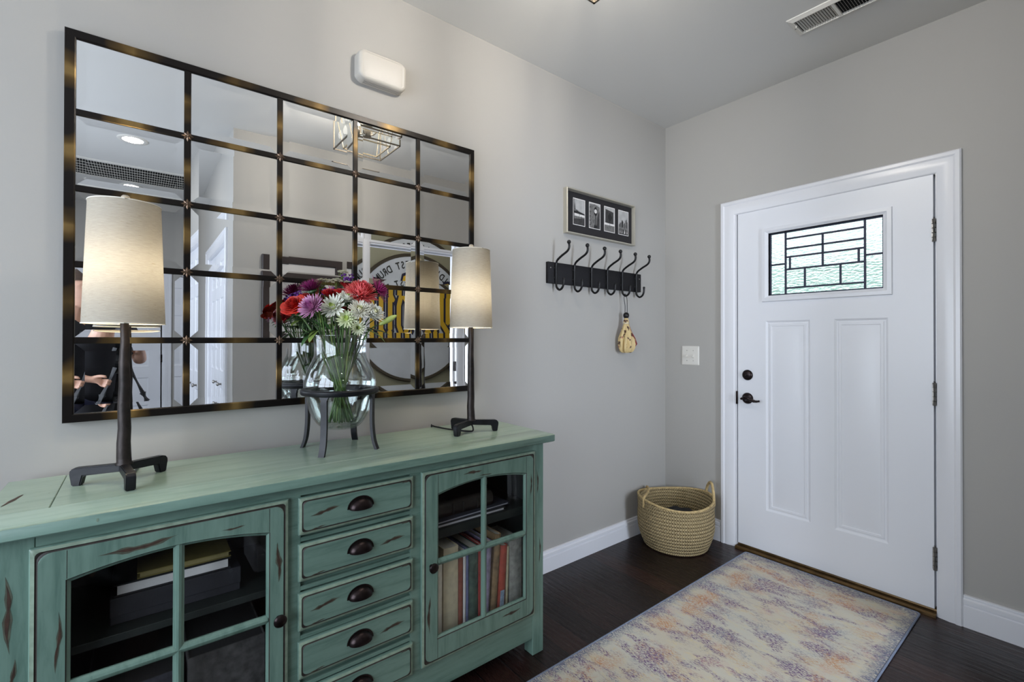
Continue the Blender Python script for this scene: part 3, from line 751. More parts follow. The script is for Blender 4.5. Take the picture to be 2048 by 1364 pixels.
# glass doors
m_cabglass = clear_glass('cabinet_glass', f=.05, base=.025)
def cab_door(y0, y1, knob_y, dashes):
    z0, z1 = .172, .833
    oy0, oy1, oz0, ozs, ozm = y0+.062, y1-.052, .255, .748, .771
    d = bpy.data.objects.new('glass_door', None); COL.objects.link(d); d.empty_display_size = .03; d.parent = side
    d.location = (DF-.27, (y0+y1)/2+2.37, .5)
    def off(o):
        o.parent = d; o.data.transform(Matrix.Translation(-Vector((DF, (y0+y1)/2, .5)))); return o
    def opening(g=0, n=14):
        pts = [(oy0-g, oz0-g), (oy1+g, oz0-g), (oy1+g, ozs+g)]
        for i in range(1, n): t = i/n; pts.append((oy1+g+(oy0-oy1-2*g)*t, ozs+g+(ozm-ozs)*(1-(2*t-1)**2)))
        pts.append((oy0-g, ozs+g)); return pts
    b = B()
    L = [yzl(rrect(y0, y1, z0, z1, .002), BX+.0008), yzl(rrect(y0, y1, z0, z1, .002), DF-.006), yzl(rrect(y0+.002, y1-.002, z0+.002, z1-.002, .003), DF-.0035), yzl(rrect(y0+.009, y1-.009, z0+.009, z1-.009, .010), DF-.001), yzl(rrect(y0+.0115, y1-.0115, z0+.0115, z1-.0115, .018), DF-.0025)]
    loops(b, L, mis=[0, 0, 3, 2], cap=False)
    inner = yzl(rrect(y0+.014, y1-.014, z0+.014, z1-.014, .022), DF)
    loops(b, [L[-1], inner], mis=[2], cap=False)
    fr = fill_holes(b, inner, [yzl(opening(.004), DF)], 0)
    op0 = fr[1]
    vs2 = [b.verts.new((DF-.003, p, q)) for p, q in opening(.002)]
    n = len(op0)
    for i in range(n): b.faces.new((op0[i], op0[(i+1) % n], vs2[(i+1) % n], vs2[i])).material_index = 2
    vs3 = [b.verts.new((DF-.008, p, q)) for p, q in opening(-.004)]
    for i in range(n): b.faces.new((vs2[i], vs2[(i+1) % n], vs3[(i+1) % n], vs3[i])).material_index = 0
    vs4 = [b.verts.new((BX+.0008, p, q)) for p, q in opening(-.004)]
    for i in range(n): b.faces.new((vs3[i], vs3[(i+1) % n], vs4[(i+1) % n], vs4[i])).material_index = 0
    ob = [b.verts.new((BX+.0008, p, q)) for p, q in rrect(y0, y1, z0, z1, .002)]
    bmesh.ops.remove_doubles(b, verts=b.verts[:], dist=2e-5)
    for a in dashes: dash(b, *a)
    # joints between rails and stiles
    for yy in (oy0-.002, oy1+.002):
        box(b, DF-.001, DF+.0003, yy-.0005, yy+.0005, z0+.015, oz0-.004, mi=2); box(b, DF-.001, DF+.0003, yy-.0005, yy+.0005, ozs+.006, z1-.016, mi=2)
    off(link('door_frame', b, WV, None, 30))
    ym = (oy0+oy1)/2
    def mprof(c, w): return [(c-w, DF-.013), (c-w, DF-.008), (c-w*.62, DF-.0055), (c-w*.5, DF-.003), (c, DF-.001), (c+w*.5, DF-.003), (c+w*.62, DF-.0055), (c+w, DF-.008), (c+w, DF-.013)]
    b = B()
    prism(b, [(x, y) for y, x in mprof(ym, .0115)], 'z', oz0, ozm+.004)
    prism(b, [(x, z) for z, x in mprof(.512, .0115)], 'y', oy0, oy1)
    off(link('muntin', b, WV, None, 30))
    b = B(); b.faces.new([b.verts.new((DF-.0125, p, q)) for p, q in opening(.002)])
    off(link('glass_pane', b, m_cabglass, None, 0))
    knob(d, knob_y, .510)
cab_door(-3.091, -2.576, -2.602, [(-2.905, .792, .135, .011, .09), (-2.603, .665, .10, .010, PI/2), (-3.045, .62, .12, .006, PI/2), (-2.71, .786, .05, .004, .0), (-2.93, .225, .08, .008, .05)])
cab_door(-2.160, -1.651, -2.126, [(-1.955, .800, .075, .0085, .06), (-2.132, .345, .115, .008, PI/2), (-1.677, .70, .085, .006, PI/2), (-1.775, .226, .085, .0085, .08), (-1.90, .782, .06, .003, .05)])

# ------------------------------------------------------------------ books and papers inside
m_paper = M('page_paper', (206, 202, 192), .8, var=.08, vscale=90, stretch=(1, 1, 14))
def book(label, y0, y1, h, rgb, depth=.17, xf=.425, z0=None, lean=0.0, group=None, mott=.2, title=None, rounded=True, pages=None):
    z0 = zb+.036 if z0 is None else z0
    t = thing('book', label, 'book', (xf, (y0+y1)/2, z0), group)
    w = y1-y0; b = B(); cov = .0025 if w < .03 else .0035
    # cover: spine plus two boards
    n = 7; outer = []; inner = []
    bow = min(.006, w*.22) if rounded else .0008
    for i in range(n):
        s = i/(n-1)*2-1
        outer.append((bow*(1-s*s), s*w/2)); inner.append((bow*(1-s*s)-cov, s*(w/2-cov)))
    poly = [(-depth, -w/2)]+outer+[(-depth, w/2), (-depth, w/2-cov)]+inner[::-1]+[(-depth, -w/2+cov)]
    prism(b, poly, 'z', 0, h)
    if title:
        box(b, bow-.0002, bow+.0009, -w*.28, w*.28, h*title[0], h*title[1], mi=1)
    mats = [M('book_cloth', rgb, .65, var=mott, vscale=35)]
    if title: mats.append(M('book_title_block', title[2], .6, var=.3, vscale=90))
    o = link('cover', b, mats, None, 35); o.parent = t
    b = B(); box(b, -depth+.003, -cov-.001, -w/2+cov, w/2-cov, .003, h-.003); o = link('pages', b, pages or m_paper, None, 0); o.parent = t
    if lean: t.rotation_euler = (lean, 0, 0); t.location.z += abs(math.sin(lean))*w/2
    return t
gp = 'books on the lower shelf behind the right glass door'
book('thin white book, first at the left of the right cabinet row', -2.079, -2.046, .285, (222, 216, 204), mott=.1, group=gp)
book('thick cream book with a dark side, widest pale spine in the right cabinet row', -2.040, -1.978, .325, (208, 198, 172), group=gp, mott=.12)
book('brick red thin book just right of the thick cream book', -1.976, -1.957, .285, (140, 76, 64), group=gp)
book('narrow white book between a brick red and a blue book', -1.955, -1.944, .295, (226, 224, 224), mott=.05, group=gp)
book('slim blue book left of the dark green book', -1.942, -1.931, .298, (104, 110, 152), group=gp)
book('dark green mottled book in the right cabinet row', -1.929, -1.889, .30, (66, 88, 80), group=gp, mott=.45)
book('slim bright red book right of the dark green book', -1.887, -1.873, .302, (156, 52, 52), group=gp)
book('lavender patterned book behind the upright bar of the right glass door', -1.864, -1.838, .30, (148, 140, 168), group=gp, lean=-.05, mott=.35)
book('brown and gold worn book leaning beside the lavender book', -1.832, -1.803, .318, (140, 116, 86), group=gp, lean=-.08, mott=.4)
book('thick red book with a bright red spine leaning in the right cabinet', -1.798, -1.764, .265, (170, 68, 54), group=gp, lean=-.07, title=(.06, .34, (150, 170, 196)))
book('slim beige book between the red and the grey books', -1.755, -1.744, .255, (186, 178, 150), group=gp, lean=-.03)
book('thick grey worn book, last at the right of the cabinet row', -1.735, -1.672, .272, (146, 146, 142), group=gp, mott=.35)
m_dkp = M('dark_album_pages', (34, 33, 34), .8)
gl_ = 'large albums on the lower shelf behind the left glass door'
book('large mottled charcoal album at the right of the left cabinet', -2.805, -2.624, .25, (66, 64, 64), depth=.24, group=gl_, mott=.55, rounded=False, pages=m_dkp)
book('large dark blue-grey album at the left of the left cabinet', -3.005, -2.825, .235, (50, 50, 58), depth=.24, group=gl_, mott=.5, rounded=False, pages=m_dkp)

def flat_book(name, label, cat, y0, y1, x0, x1, z0, z1, rgb, pages=None, rot=0, var=.15):
    t = thing(name, label, cat, ((x0+x1)/2, (y0+y1)/2, z0)); w, d, h = y1-y0, x1-x0, z1-z0; b = B()
    if pages:
        c = min(.004, h*.16)
        box(b, -d/2, d/2, -w/2, w/2, 0, c, .001, 1); box(b, -d/2, d/2, -w/2, w/2, h-c, h, .001, 1); box(b, -d/2, -d/2+c, -w/2, w/2, 0, h)
        o = link('cover', b, M('flat_cover', rgb, .55, var=var, vscale=30), None, 30); o.parent = t
        b = B(); box(b, -d/2+c, d/2-.004, -w/2+.006, w/2-.006, c, h-c); o = link('pages', b, M('flat_pages', pages, .75, var=.06, vscale=140, stretch=(1, 1, 10)), None, 0); o.parent = t
    else:
        box(b, -d/2, d/2, -w/2, w/2, 0, h*.86, .002, 1); o = link('box', b, M('flat_box', rgb, .6, var=var, vscale=30), None, 30); o.parent = t
        b = B(); box(b, -d/2-.0015, d/2+.0015, -w/2-.0015, w/2+.0015, h*.30, h, .002, 1); o = link('lid', b, M('flat_lid', rgb, .6, var=var, vscale=30), None, 30); o.parent = t
    t.rotation_euler = (0, 0, rot); return t
flat_book('storage_box', 'flat black cloth covered box on the left cabinet shelf, bottom of its stack', 'box', -2.962, -2.678, .16, .375, .567, .633, (38, 38, 44))
flat_book('book', 'black covered book with white page edges lying on the black box', 'book', -2.955, -2.702, .17, .370, .633, .664, (26, 26, 30), pages=(214, 212, 212))
flat_book('slim_box', 'olive gold flat book topmost of the stack in the left cabinet', 'book', -2.910, -2.700, .19, .366, .664, .680, (128, 116, 66), pages=(140, 128, 84))
flat_book('tray', 'thin dull gold tray behind the olive book in the left cabinet', 'tray', -2.84, -2.70, .085, .155, .567, .690, (96, 88, 56))
flat_book('magazine', 'white edged magazine, lowest on the right cabinet shelf', 'magazine', -2.070, -1.752, .20, .420, .598, .610, (60, 60, 62), pages=(206, 204, 208))
flat_book('magazine', 'thin pale magazine lying on top of the white edged magazine', 'magazine', -2.075, -1.722, .19, .410, .6105, .6185, (70, 72, 84), pages=(190, 190, 200), rot=.04)
t = thing('leather_binder', 'thick black leather book with ribbed spine lying on the magazines in the right cabinet', 'book', (.30, -1.925, .619))
b = B()
for k in (0,): prism(b, [(.05-.10, 0), (.085, 0), (.098, .012), (.102, .030), (.098, .048), (.085, .060), (-.05, .060), (-.05, .052), (.080, .052), (.088, .030), (.080, .008), (-.05, .008)], 'y', -.135, .125)
for y in (-.06, -.015, .05): box(b, .097, .1045, y-.003, y+.003, .012, .048, .001, 1)
o = link('cover', b, M('black_leather', (34, 28, 26), .38, var=.3, vscale=60, bump=.2, bscale=120), None, 35); o.parent = t
b = B(); box(b, -.045, .078, -.128, .118, .0085, .0515); o = link('pages', b, m_paper, None, 0); o.parent = t

# ------------------------------------------------------------------ gridded wall mirror
MY0, MY1, MZ0, MZ1, MFW, MBW = -3.084, -1.644, 1.037, 2.199, .026, .0195
pw = ((MY1-MY0)-2*MFW-4*MBW)/5; ph = ((MZ1-MZ0)-2*MFW-4*MBW)/5
def gold_mat():
    n = NT('antiqued_gold_bronze')
    tc = n.n('ShaderNodeTexCoord'); sp = n.n('ShaderNodeSeparateXYZ'); n.link(tc.outputs['Object'], sp.inputs[0])
    # rubbed gilding in the middle of every bar between crossings
    ty = n.math('PINGPONG', n.math('ADD', sp.outputs['Y'], -(pw+MBW)/2), (pw+MBW)/2)
    tz = n.math('PINGPONG', n.math('ADD', sp.outputs['Z'], -(ph+MBW)/2), (ph+MBW)/2)
    ny = n.math('DIVIDE', ty, (pw+MBW)/2); nz = n.math('DIVIDE', tz, (ph+MBW)/2)
    f = n.math('MAXIMUM', n.math('SUBTRACT', 1.0, ny), n.math('SUBTRACT', 1.0, nz))
    f = n.math('MINIMUM', n.math('SUBTRACT', 1.0, ny), n.math('SUBTRACT', 1.0, nz))
    f = n.math('ADD', n.math('MULTIPLY', n.math('MAXIMUM', ny, nz), 0), n.math('MAXIMUM', n.math('MULTIPLY', ny, n.math('LESS_THAN', nz, .22)), n.math('MULTIPLY', nz, n.math('LESS_THAN', ny, .22))))
    nz_ = n.noise(n.coords(), 9, 2)
    f = n.math('ADD', f, n.math('MULTIPLY', n.math('SUBTRACT', nz_, .5), 1.1))
    col = n.ramp(f, [(.50, lin((18, 13, 11))), (.84, lin((84, 65, 33))), (1.0, lin((124, 100, 58)))])
    n.pbsdf(Base_Color=col, Roughness=.34, Metallic=.55); return n.m
m_gold_b = gold_mat()
m_mirror = NT('mirror_silver'); m_mirror.pbsdf(Base_Color=(.92, .93, .94), Metallic=1.0, Roughness=0.0); m_mirror = m_mirror.m
t = thing('wall_mirror', 'large gridded wall mirror of twenty five panes in an antiqued gold and black frame', 'mirror', (0, (MY0+MY1)/2, (MZ0+MZ1)/2))
b = B()
def myz(y0, y1, z0, z1, x): return [(x, y0, z0), (x, y1, z0), (x, y1, z1), (x, y0, z1)]
loops(b, [myz(MY0+i, MY1-i, MZ0+i, MZ1-i, x) for i, x in ((.004, .002), (0, .005), (0, .0285), (.0015, .030), (MFW-.004, .030), (MFW-.001, .0285), (MFW, .0215), (MFW, .004))], cap=False)
o = link('frame', b, m_gold_b, t, 20)
b = B(); b.faces.new([b.verts.new(p) for p in myz(MY0+.01, MY1-.01, MZ0+.01, MZ1-.01, .004)]); link('backing_board', b, m_dark, t, 0)
for k in range(1, 5):
    y = MY0+MFW+k*pw+(k-.5)*MBW; hw = MBW/2; b = B()
    loops(b, [[(x, y-w, z), (x, y+w, z)] + [(x, y+w, z2), (x, y-w, z2)] for x, w, z, z2 in ((.012, hw, MZ0+.02, MZ1-.02), (.0265, hw, MZ0+.02, MZ1-.02), (.0285, hw-.002, MZ0+.02, MZ1-.02))]); link('upright_bar', b, m_gold_b, t, 20)
for k in range(1, 5):
    z = MZ0+MFW+k*ph+(k-.5)*MBW; hw = MBW/2; b = B()
    loops(b, [[(x, MY0+.02, z-w), (x, MY1-.02, z-w), (x, MY1-.02, z+w), (x, MY0+.02, z+w)] for x, w in ((.012, hw), (.0262, hw), (.0282, hw-.002))]); link('cross_bar', b, m_gold_b, t, 20)
bw_, rise = .0235, .00074
for i in range(5):
    for j in range(5):
        y0 = MY0+MFW+i*(pw+MBW)-.001; z0 = MZ0+MFW+j*(ph+MBW)-.001; y1, z1 = y0+pw+.002, z0+ph+.002
        b = B(); loops(b, [myz(y0, y1, z0, z1, .0225+rise), myz(y0+bw_, y1-bw_, z0+bw_, z1-bw_, .0225)]); link('mirror_pane', b, m_mirror, t, 0)
for i in range(1, 5):
    for j in range(1, 5):
        y = MY0+MFW+i*pw+(i-.5)*MBW; z = MZ0+MFW+j*ph+(j-.5)*MBW; b = B()
        for k in range(8):
            a = k*PI/4; L_ = .0155 if k % 2 else .0180; ca, sa = math.cos(a), math.sin(a); w_ = .0036
            v = [b.verts.new((x, y+ca*p-sa*q, z+sa*p+ca*q)) for x, p, q in ((.0345, .002, 0), (.0315, L_*.55, w_), (.0292, L_, 0), (.0315, L_*.55, -w_), (.0345, L_*.5, 0))]
            for f in ((0, 4, 1), (1, 4, 2), (2, 4, 3), (3, 4, 0)): b.faces.new([v[q] for q in f])
            vb = [b.verts.new((.0285, v[q].co.y, v[q].co.z)) for q in range(4)]
            for q in range(4): b.faces.new((v[q], v[(q+1) % 4], vb[(q+1) % 4], vb[q]))
        ball(b, (.034, y, z), .0036, 8, 6); link('rosette', b, M('rosette_bronze', (112, 92, 76), .35, .7) if (i, j) == (1, 1) else bpy.data.materials['rosette_bronze'], t, 30)

# ------------------------------------------------------------------ table lamps
def shade_mat():
    n = NT('linen_lamp_shade')
    v = n.coords((9, 9, 90)); a = n.noise(v, 6, 5, .75); fl = n.noise(n.coords((14, 14, 150)), 3, 2)
    col = n.ramp(a, [(.2, lin((148, 142, 131))), (.8, lin((176, 170, 158)))])
    col = n.mix(n.ramp(fl, [(.22, (1, 1, 1)), (.32, (0, 0, 0))]), col, lin((140, 128, 108)))
    df = n.n('ShaderNodeBsdfDiffuse'); n.link(col, df.inputs[0]); tl = n.n('ShaderNodeBsdfTranslucent'); n.link(col, tl.inputs[0])
    mx = n.n('ShaderNodeMixShader'); mx.inputs[0].default_value = .07; n.link(df.outputs[0], mx.inputs[1]); n.link(tl.outputs[0], mx.inputs[2]); n.link(mx.outputs[0], n.out.inputs[0]); return n.m
m_shade = shade_mat(); m_lbulb = emit('lamp_bulb_glow', (255, 240, 212), LAMP_W)
def lamp(cx, cy, feet, label, zs0, zs1):
    t = thing('table_lamp', label, 'lamp', (cx, cy, ST), 'pair of iron table lamps on the sideboard')
    c = Vector((cx, cy, 0))
    for ang in feet:
        d = Vector((math.cos(ang), math.sin(ang), 0)); s = Vector((-d.y, d.x, 0)); b = B()
        prof = [(.0, .052), (.108, .048), (.116, .043), (.119, .034), (.1135, 0), (.094, 0), (.088, .026), (.0, .031)]
        A = [b.verts.new(c+d*p+s*.0115*(.92 if p > .1 else 1)+Vector((0, 0, ST+z))) for p, z in prof]
        Bv = [b.verts.new(c+d*p-s*.0115*(.92 if p > .1 else 1)+Vector((0, 0, ST+z))) for p, z in prof]
        b.faces.new(A); b.faces.new(Bv[::-1])
        for i in range(8): b.faces.new((A[i], A[(i+1) % 8], Bv[(i+1) % 8], Bv[i]))
        bmesh.ops.recalc_face_normals(b, faces=b.faces[:]); bmesh.ops.bevel(b, geom=[e for e in b.edges if e.calc_face_angle(0) > .3], offset=.0025, segments=2, affect='EDGES')
        link('leg', b, m_black, t, 45)
    b = B(); zb_ = ST+.048
    pr = [(.0, 0), (.020, 0), (.0205, .004), (.017, .008), (.0168, .02), (.0158, .06), (.0150, .10), (.0142, .16), (.0136, .22), (.0122, .28), (.0105, .34), (.0098, .40), (.0095, .44), (.0, .441)]
    t2 = bmesh.new(); lathe(t2, pr, (cx, cy, zb_), 14)
    for v in t2.verts:
        k = v.co.z*40+cx*7; v.co.x += .0011*math.sin(k)+.0006*math.sin(k*2.7); v.co.y += .0011*math.cos(k*1.3)
    merge(b, t2); link('pole', b, m_pole, t, 60)
    r0, r1 = .0905, .0795
    b = B(); lathe(b, [(r0, zs0), (r1, zs1)], (cx, cy, 0), 64)
    for v in b.verts: pass
    bmesh.ops.subdivide_edges(b, edges=[e for e in b.edges if abs(e.verts[0].co.z-e.verts[1].co.z) > .1], cuts=5)
    link('lamp_shade', b, m_shade, t, 60)
    for r, z in ((r0, zs0), (r1, zs1)):
        b = B(); n = 64; tube(b, [(cx+r*math.cos(2*PI*i/n), cy+r*math.sin(2*PI*i/n), z) for i in range(n)]+[(cx+r, cy, z)], .0016, 6, False)
        link('shade_trim', b, M('shade_tape', (222, 216, 202), .8) if 'shade_tape' not in bpy.data.materials else bpy.data.materials['shade_tape'], t, 60)
    b = B(); cyl(b, (cx, cy, zb_+.44), (cx, cy, zb_+.49), .014, 18); 
    tube(b, smooth_path([(cx, cy+.012, zb_+.47), (cx, cy+.048, zb_+.52), (cx, cy+.052, zs1-.11), (cx, cy+.02, zs1-.02), (cx, cy, zs1+.006), (cx, cy-.02, zs1-.02), (cx, cy-.052, zs1-.11), (cx, cy-.048, zb_+.52), (cx, cy-.012, zb_+.47)]), .0016, 6)
    for k in range(3):
        a = k*2*PI/3+.4; tube(b, [(cx, cy, zs1), (cx+r1*math.cos(a), cy+r1*math.sin(a), zs1)], .0014, 6)
    link('socket_and_harp', b, m_lframe, t)
    b = B(); lathe(b, [(0, 0), (.006, 0), (.005, .005), (.010, .008), (.010, .022), (.006, .026), (0, .027)], (cx, cy, zs1), 14); link('finial', b, M('linen_finial', (168, 160, 146), .5) if 'linen_finial' not in bpy.data.materials else bpy.data.materials['linen_finial'], t)
    b = B(); lathe(b, [(0, 0), (.012, .002), (.016, .02), (.026, .045), (.029, .062), (.024, .080), (.012, .090), (0, .092)], (cx, cy, zb_+.49), 18); link('bulb', b, m_lbulb, t)
    return t
A1 = math.atan2(-.115, -.045); A2 = math.atan2(.017, .117); A3 = math.atan2(.098, -.073)
la = lamp(.235, -2.940, (A1, A2, A3), 'lit linen shaded table lamp at the left end of the sideboard', 1.326, 1.655)
lb = lamp(.243, -1.802, (math.atan2(-.100, .044), math.atan2(.115, .052), math.atan2(-.02, -.105)), 'lit table lamp at the right end of the sideboard, in front of the mirror edge', 1.334, 1.662)
b = B(); tube(b, smooth_path([(.243, -1.802, ST+.035), (.255, -1.800, ST+.022), (.262, -1.805, ST+.008), (.248, -1.815, ST+.0045), (.215, -1.835, ST+.0045), (.15, -1.86, ST+.0045), (.07, -1.875, ST+.0045), (.047, -1.88, ST+.0035), (.040, -1.88, ST-.03), (.036, -1.88, .5)]), .0032, 8); link('cord', b, m_black, lb)
b = B(); tube(b, smooth_path([(.235, -2.940, ST+.035), (.215, -2.93, ST+.012), (.17, -2.92, ST+.0045), (.08, -2.91, ST+.0045), (.047, -2.91, ST+.0035), (.040, -2.91, ST-.03), (.036, -2.91, .5)]), .0032, 8); link('cord', b, m_black, la)

# ------------------------------------------------------------------ vase on its iron stand
vx, vy = .196, -2.337
t = thing('vase_stand', 'black iron ring stand on four splayed legs holding the glass vase', 'stand', (vx, vy, ST))
b = B(); lathe(b, [(.112, 1.088), (.131, 1.088), (.134, 1.092), (.134, 1.104), (.130, 1.108), (.116, 1.108), (.111, 1.103)], (vx, vy, 0), 56, close=True); link('ring', b, m_black, t)
for ang in (math.atan2(-.093, .099), math.atan2(.097, .098), math.atan2(.095, -.107), math.atan2(-.103, -.09)):
    d = Vector((math.cos(ang), math.sin(ang), 0)); s = Vector((-d.y, d.x, 0)); b = B()
    pts = smooth_path([(.118, 1.100, 0), (.121, 1.075, 0), (.1205, 1.04, 0), (.121, .98, 0), (.127, .925, 0), (.139, ST, 0)], 4); w = [.026, .017]+[.0125]*40
    rings = []
    for i, p in enumerate(pts):
        wd = max(.0105, .0105+.014*max(0, (4-i)/4)); r_ = p.x; z = p.y
        q0 = Vector((vx, vy, z)); th = .005
        rings.append([b.verts.new(q0+d*(r_+th)+s*wd), b.verts.new(q0+d*(r_+th)-s*wd), b.verts.new(q0+d*(r_-th)-s*wd), b.verts.new(q0+d*(r_-th)+s*wd)])
    for p, q in zip(rings, rings[1:]):
        for i in range(4): b.faces.new((p[i], p[(i+1) % 4], q[(i+1) % 4], q[i]))
    b.faces.new(rings[0]); b.faces.new(rings[-1][::-1]); link('leg', b, m_black, t, 50)
m_vase = clear_glass('vase_glass', (253, 254, 254), f=.13, base=.025)
b = B()
VP = [(0, .966), (.050, .9645), (.066, .970), (.085, .990), (.103, 1.025), (.114, 1.065), (.1225, 1.108), (.125, 1.125), (.120, 1.150), (.110, 1.180), (.096, 1.208), (.0895, 1.228), (.0885, 1.245), (.090, 1.268), (.0945, 1.297)]
pp = smooth_path([(r, z, 0) for r, z in VP], 3)
lathe(b, [(max(p.x, 0) if i else 0, p.y) for i, p in enumerate(pp)], (vx, vy, 0), 56)
inner = [(max(p.x-.0032, 0), p.y+(.004 if p.y < .99 else 0)) for p in pp[::-1]]; inner[-1] = (0, .972)
lathe(b, inner, (vx, vy, 0), 56)
n = 56; tube(b, [(vx+.093*math.cos(2*PI*i/n), vy+.093*math.sin(2*PI*i/n), 1.297) for i in range(n+1)], .0018, 6, False)
o = link('glass_vase', b, m_vase, None, 60); tag(o, 'clear round bellied glass vase of cut flowers set in the iron stand', 'vase')
b = B()
wp = [(max(p.x-.0045, 0), p.y+(.005 if p.y < .99 else 0)) for p in pp if p.y < 1.183]; wp[0] = (0, .974)
lathe(b, wp+[(0, wp[-1][1])], (vx, vy, 0), 48)
o = link('vase_water', b, clear_glass('vase_water_clear', (252, 254, 253), f=.03, base=.006), None, 60); o['kind'] = 'stuff'; o['label'] = 'clear water filling the lower part of the glass vase'; o['category'] = 'water'

# ------------------------------------------------------------------ flowers
m_stem = M('stem_green', (74, 104, 46), .45, var=.35, vscale=50)
m_leaf = M('leaf_green', (50, 82, 40), .42, var=.35, vscale=40)
m_leaf2 = M('pale_leaf_green', (120, 142, 70), .45, var=.3, vscale=40)
def pet(b, o, d, nrm, L_, w, curl=.3, cup=.15, mi=0, n=4, tip=.15, base=.35):
    # petal strip from o along d, bending towards nrm; returns nothing
    d = d.normalized(); s = d.cross(nrm).normalized(); nrm = s.cross(d).normalized(); rows = []
    p = Vector(o); ang = 0.0
    for i in range(n+1):
        t = i/n; ww = w*(base+(1-base)*math.sin(PI*min(1, t*.9+.05)**.8)) if i < n else w*tip
        dd = d*math.cos(ang)+nrm*math.sin(ang); nn = nrm*math.cos(ang)-d*math.sin(ang)
        rows.append([b.verts.new(p-s*ww/2+nn*cup*ww), b.verts.new(p), b.verts.new(p+s*ww/2+nn*cup*ww)])
        p = p+dd*(L_/n); ang += curl/n
    for a, c in zip(rows, rows[1:]):
        for j in range(2): b.faces.new((a[j], a[j+1], c[j+1], c[j])).material_index = mi
def basis(ax):
    ax = Vector(ax).normalized(); u, v = frame_axes(ax); return ax, u, v
NECK = Vector((vx, vy, 1.25)); VB = Vector((vx, vy, .985))
def stem(t, P, ax, r=.0024, k=0, leaf=0):
    P = Vector(P); ax = Vector(ax).normalized(); rel = P-Vector((vx, vy, P.z)); rel.z = 0
    q = Vector((rel.x, rel.y, 0)); L_ = min(q.length, .20); qd = q.normalized() if q.length > .005 else Vector((1, 0, 0))
    sw = Vector((-qd.y, qd.x, 0))*(.02*math.sin(k*2.3))
    nk = NECK+qd*min(.072, L_*.50)+sw; bt = VB-qd*(.022+.02*abs(math.sin(k*1.7)))+sw*-1.2+Vector((0, 0, .004*(k % 3)))
    mid = (P-ax*.03)*.5+nk*.5+Vector((0, 0, .012))
    b = B(); tube(b, smooth_path([P-ax*.004, P-ax*.03, mid, nk, nk*.45+bt*.55, bt], 4), r, 7); link('stem', b, m_stem, t, 60)
    for i in range(leaf):
        b = B(); a = k*1.3+i*2.4; d = Vector((math.cos(a), math.sin(a), .25)).normalized(); o_ = mid*(.75-.25*i)+(P-ax*.03)*(.25+.25*i)
        pet(b, o_, d, Vector((0, 0, 1)), .065, .022, -.9, .12, 0, 6, .08, .25); link('leaf', b, m_leaf, t, 60)
K = [0]
def flower(name, label, cat, P, group='cut flowers in the glass vase'):
    K[0] += 1; return thing(name, label, cat, P, group)
def axis(P, up=.75, out=1.0, cam=.35):
    P = Vector(P); r = Vector((P.x-vx, P.y-vy, 0))*5.5*out; return (r+Vector((0, 0, up))+Vector((CAM.x-P.x, CAM.y-P.y, 0)).normalized()*cam).normalized()
def mum(label, P, R_, col, col2, layers=6, n0=30, width=.16, ax=None, t0=86, t1=12, cat='flower', name='chrysanthemum', curl=.5, centre=None, leaf=1, lens=(1, .5), tipw=.3):
    t = flower(name, label, cat, P); ax, u, v = basis(ax if ax is not None else axis(P)); rnd = random.Random(K[0]*13)
    b = B()
    for l in range(layers):
        f = l/max(1, layers-1); th = math.radians(t0+(t1-t0)*f); n = max(5, int(n0*(1-.55*f))); L_ = R_*(lens[0]+(lens[1]-lens[0])*f)
        for i in range(n):
            a = 2*PI*(i+.5*(l % 2))/n+rnd.uniform(-.07, .07); tt = th+rnd.uniform(-.09, .09)
            rad = u*math.cos(a)+v*math.sin(a); d = rad*math.sin(tt)+ax*math.cos(tt); nr = ax*math.sin(tt)-rad*math.cos(tt)
            pet(b, Vector(P)+ax*(.004+.006*f)+rad*.003, d, nr, L_*rnd.uniform(.88, 1.06), R_*width*rnd.uniform(.85, 1.15), curl*rnd.uniform(.6, 1.3), .22, 0 if f < .7 else 1, 4, tipw, .5)
    link('bloom', b, [M(name+'_petals', col, .55, var=.14, vscale=60), M(name+'_inner_petals', col2, .55, var=.14, vscale=60)], t, 60)
    if centre:
        b = B(); ball(b, Vector(P)+ax*.012, R_*.20, 12, 8); link('flower_centre', b, M(name+'_centre', centre, .6, var=.3, vscale=300), t)
    b = B(); lathe_axis(b, P, ax, [(.0025, -.016), (.007, -.010), (R_*.34, -.002), (R_*.3, .004)]); link('calyx', b, m_leaf, t)
    stem(t, Vector(P)-ax*.010, ax, .0024, K[0], leaf); return t
def lathe_axis(b, P, ax, prof, n=12, mi=0):
    ax, u, v = basis(ax); P = Vector(P); rg = []
    for r, z in prof: rg.append([b.verts.new(P+ax*z+(u*math.cos(2*PI*j/n)+v*math.sin(2*PI*j/n))*r) for j in range(n)])
    for p, q in zip(rg, rg[1:]):
        for j in range(n): b.faces.new((p[j], p[(j+1) % n], q[(j+1) % n], q[j])).material_index = mi
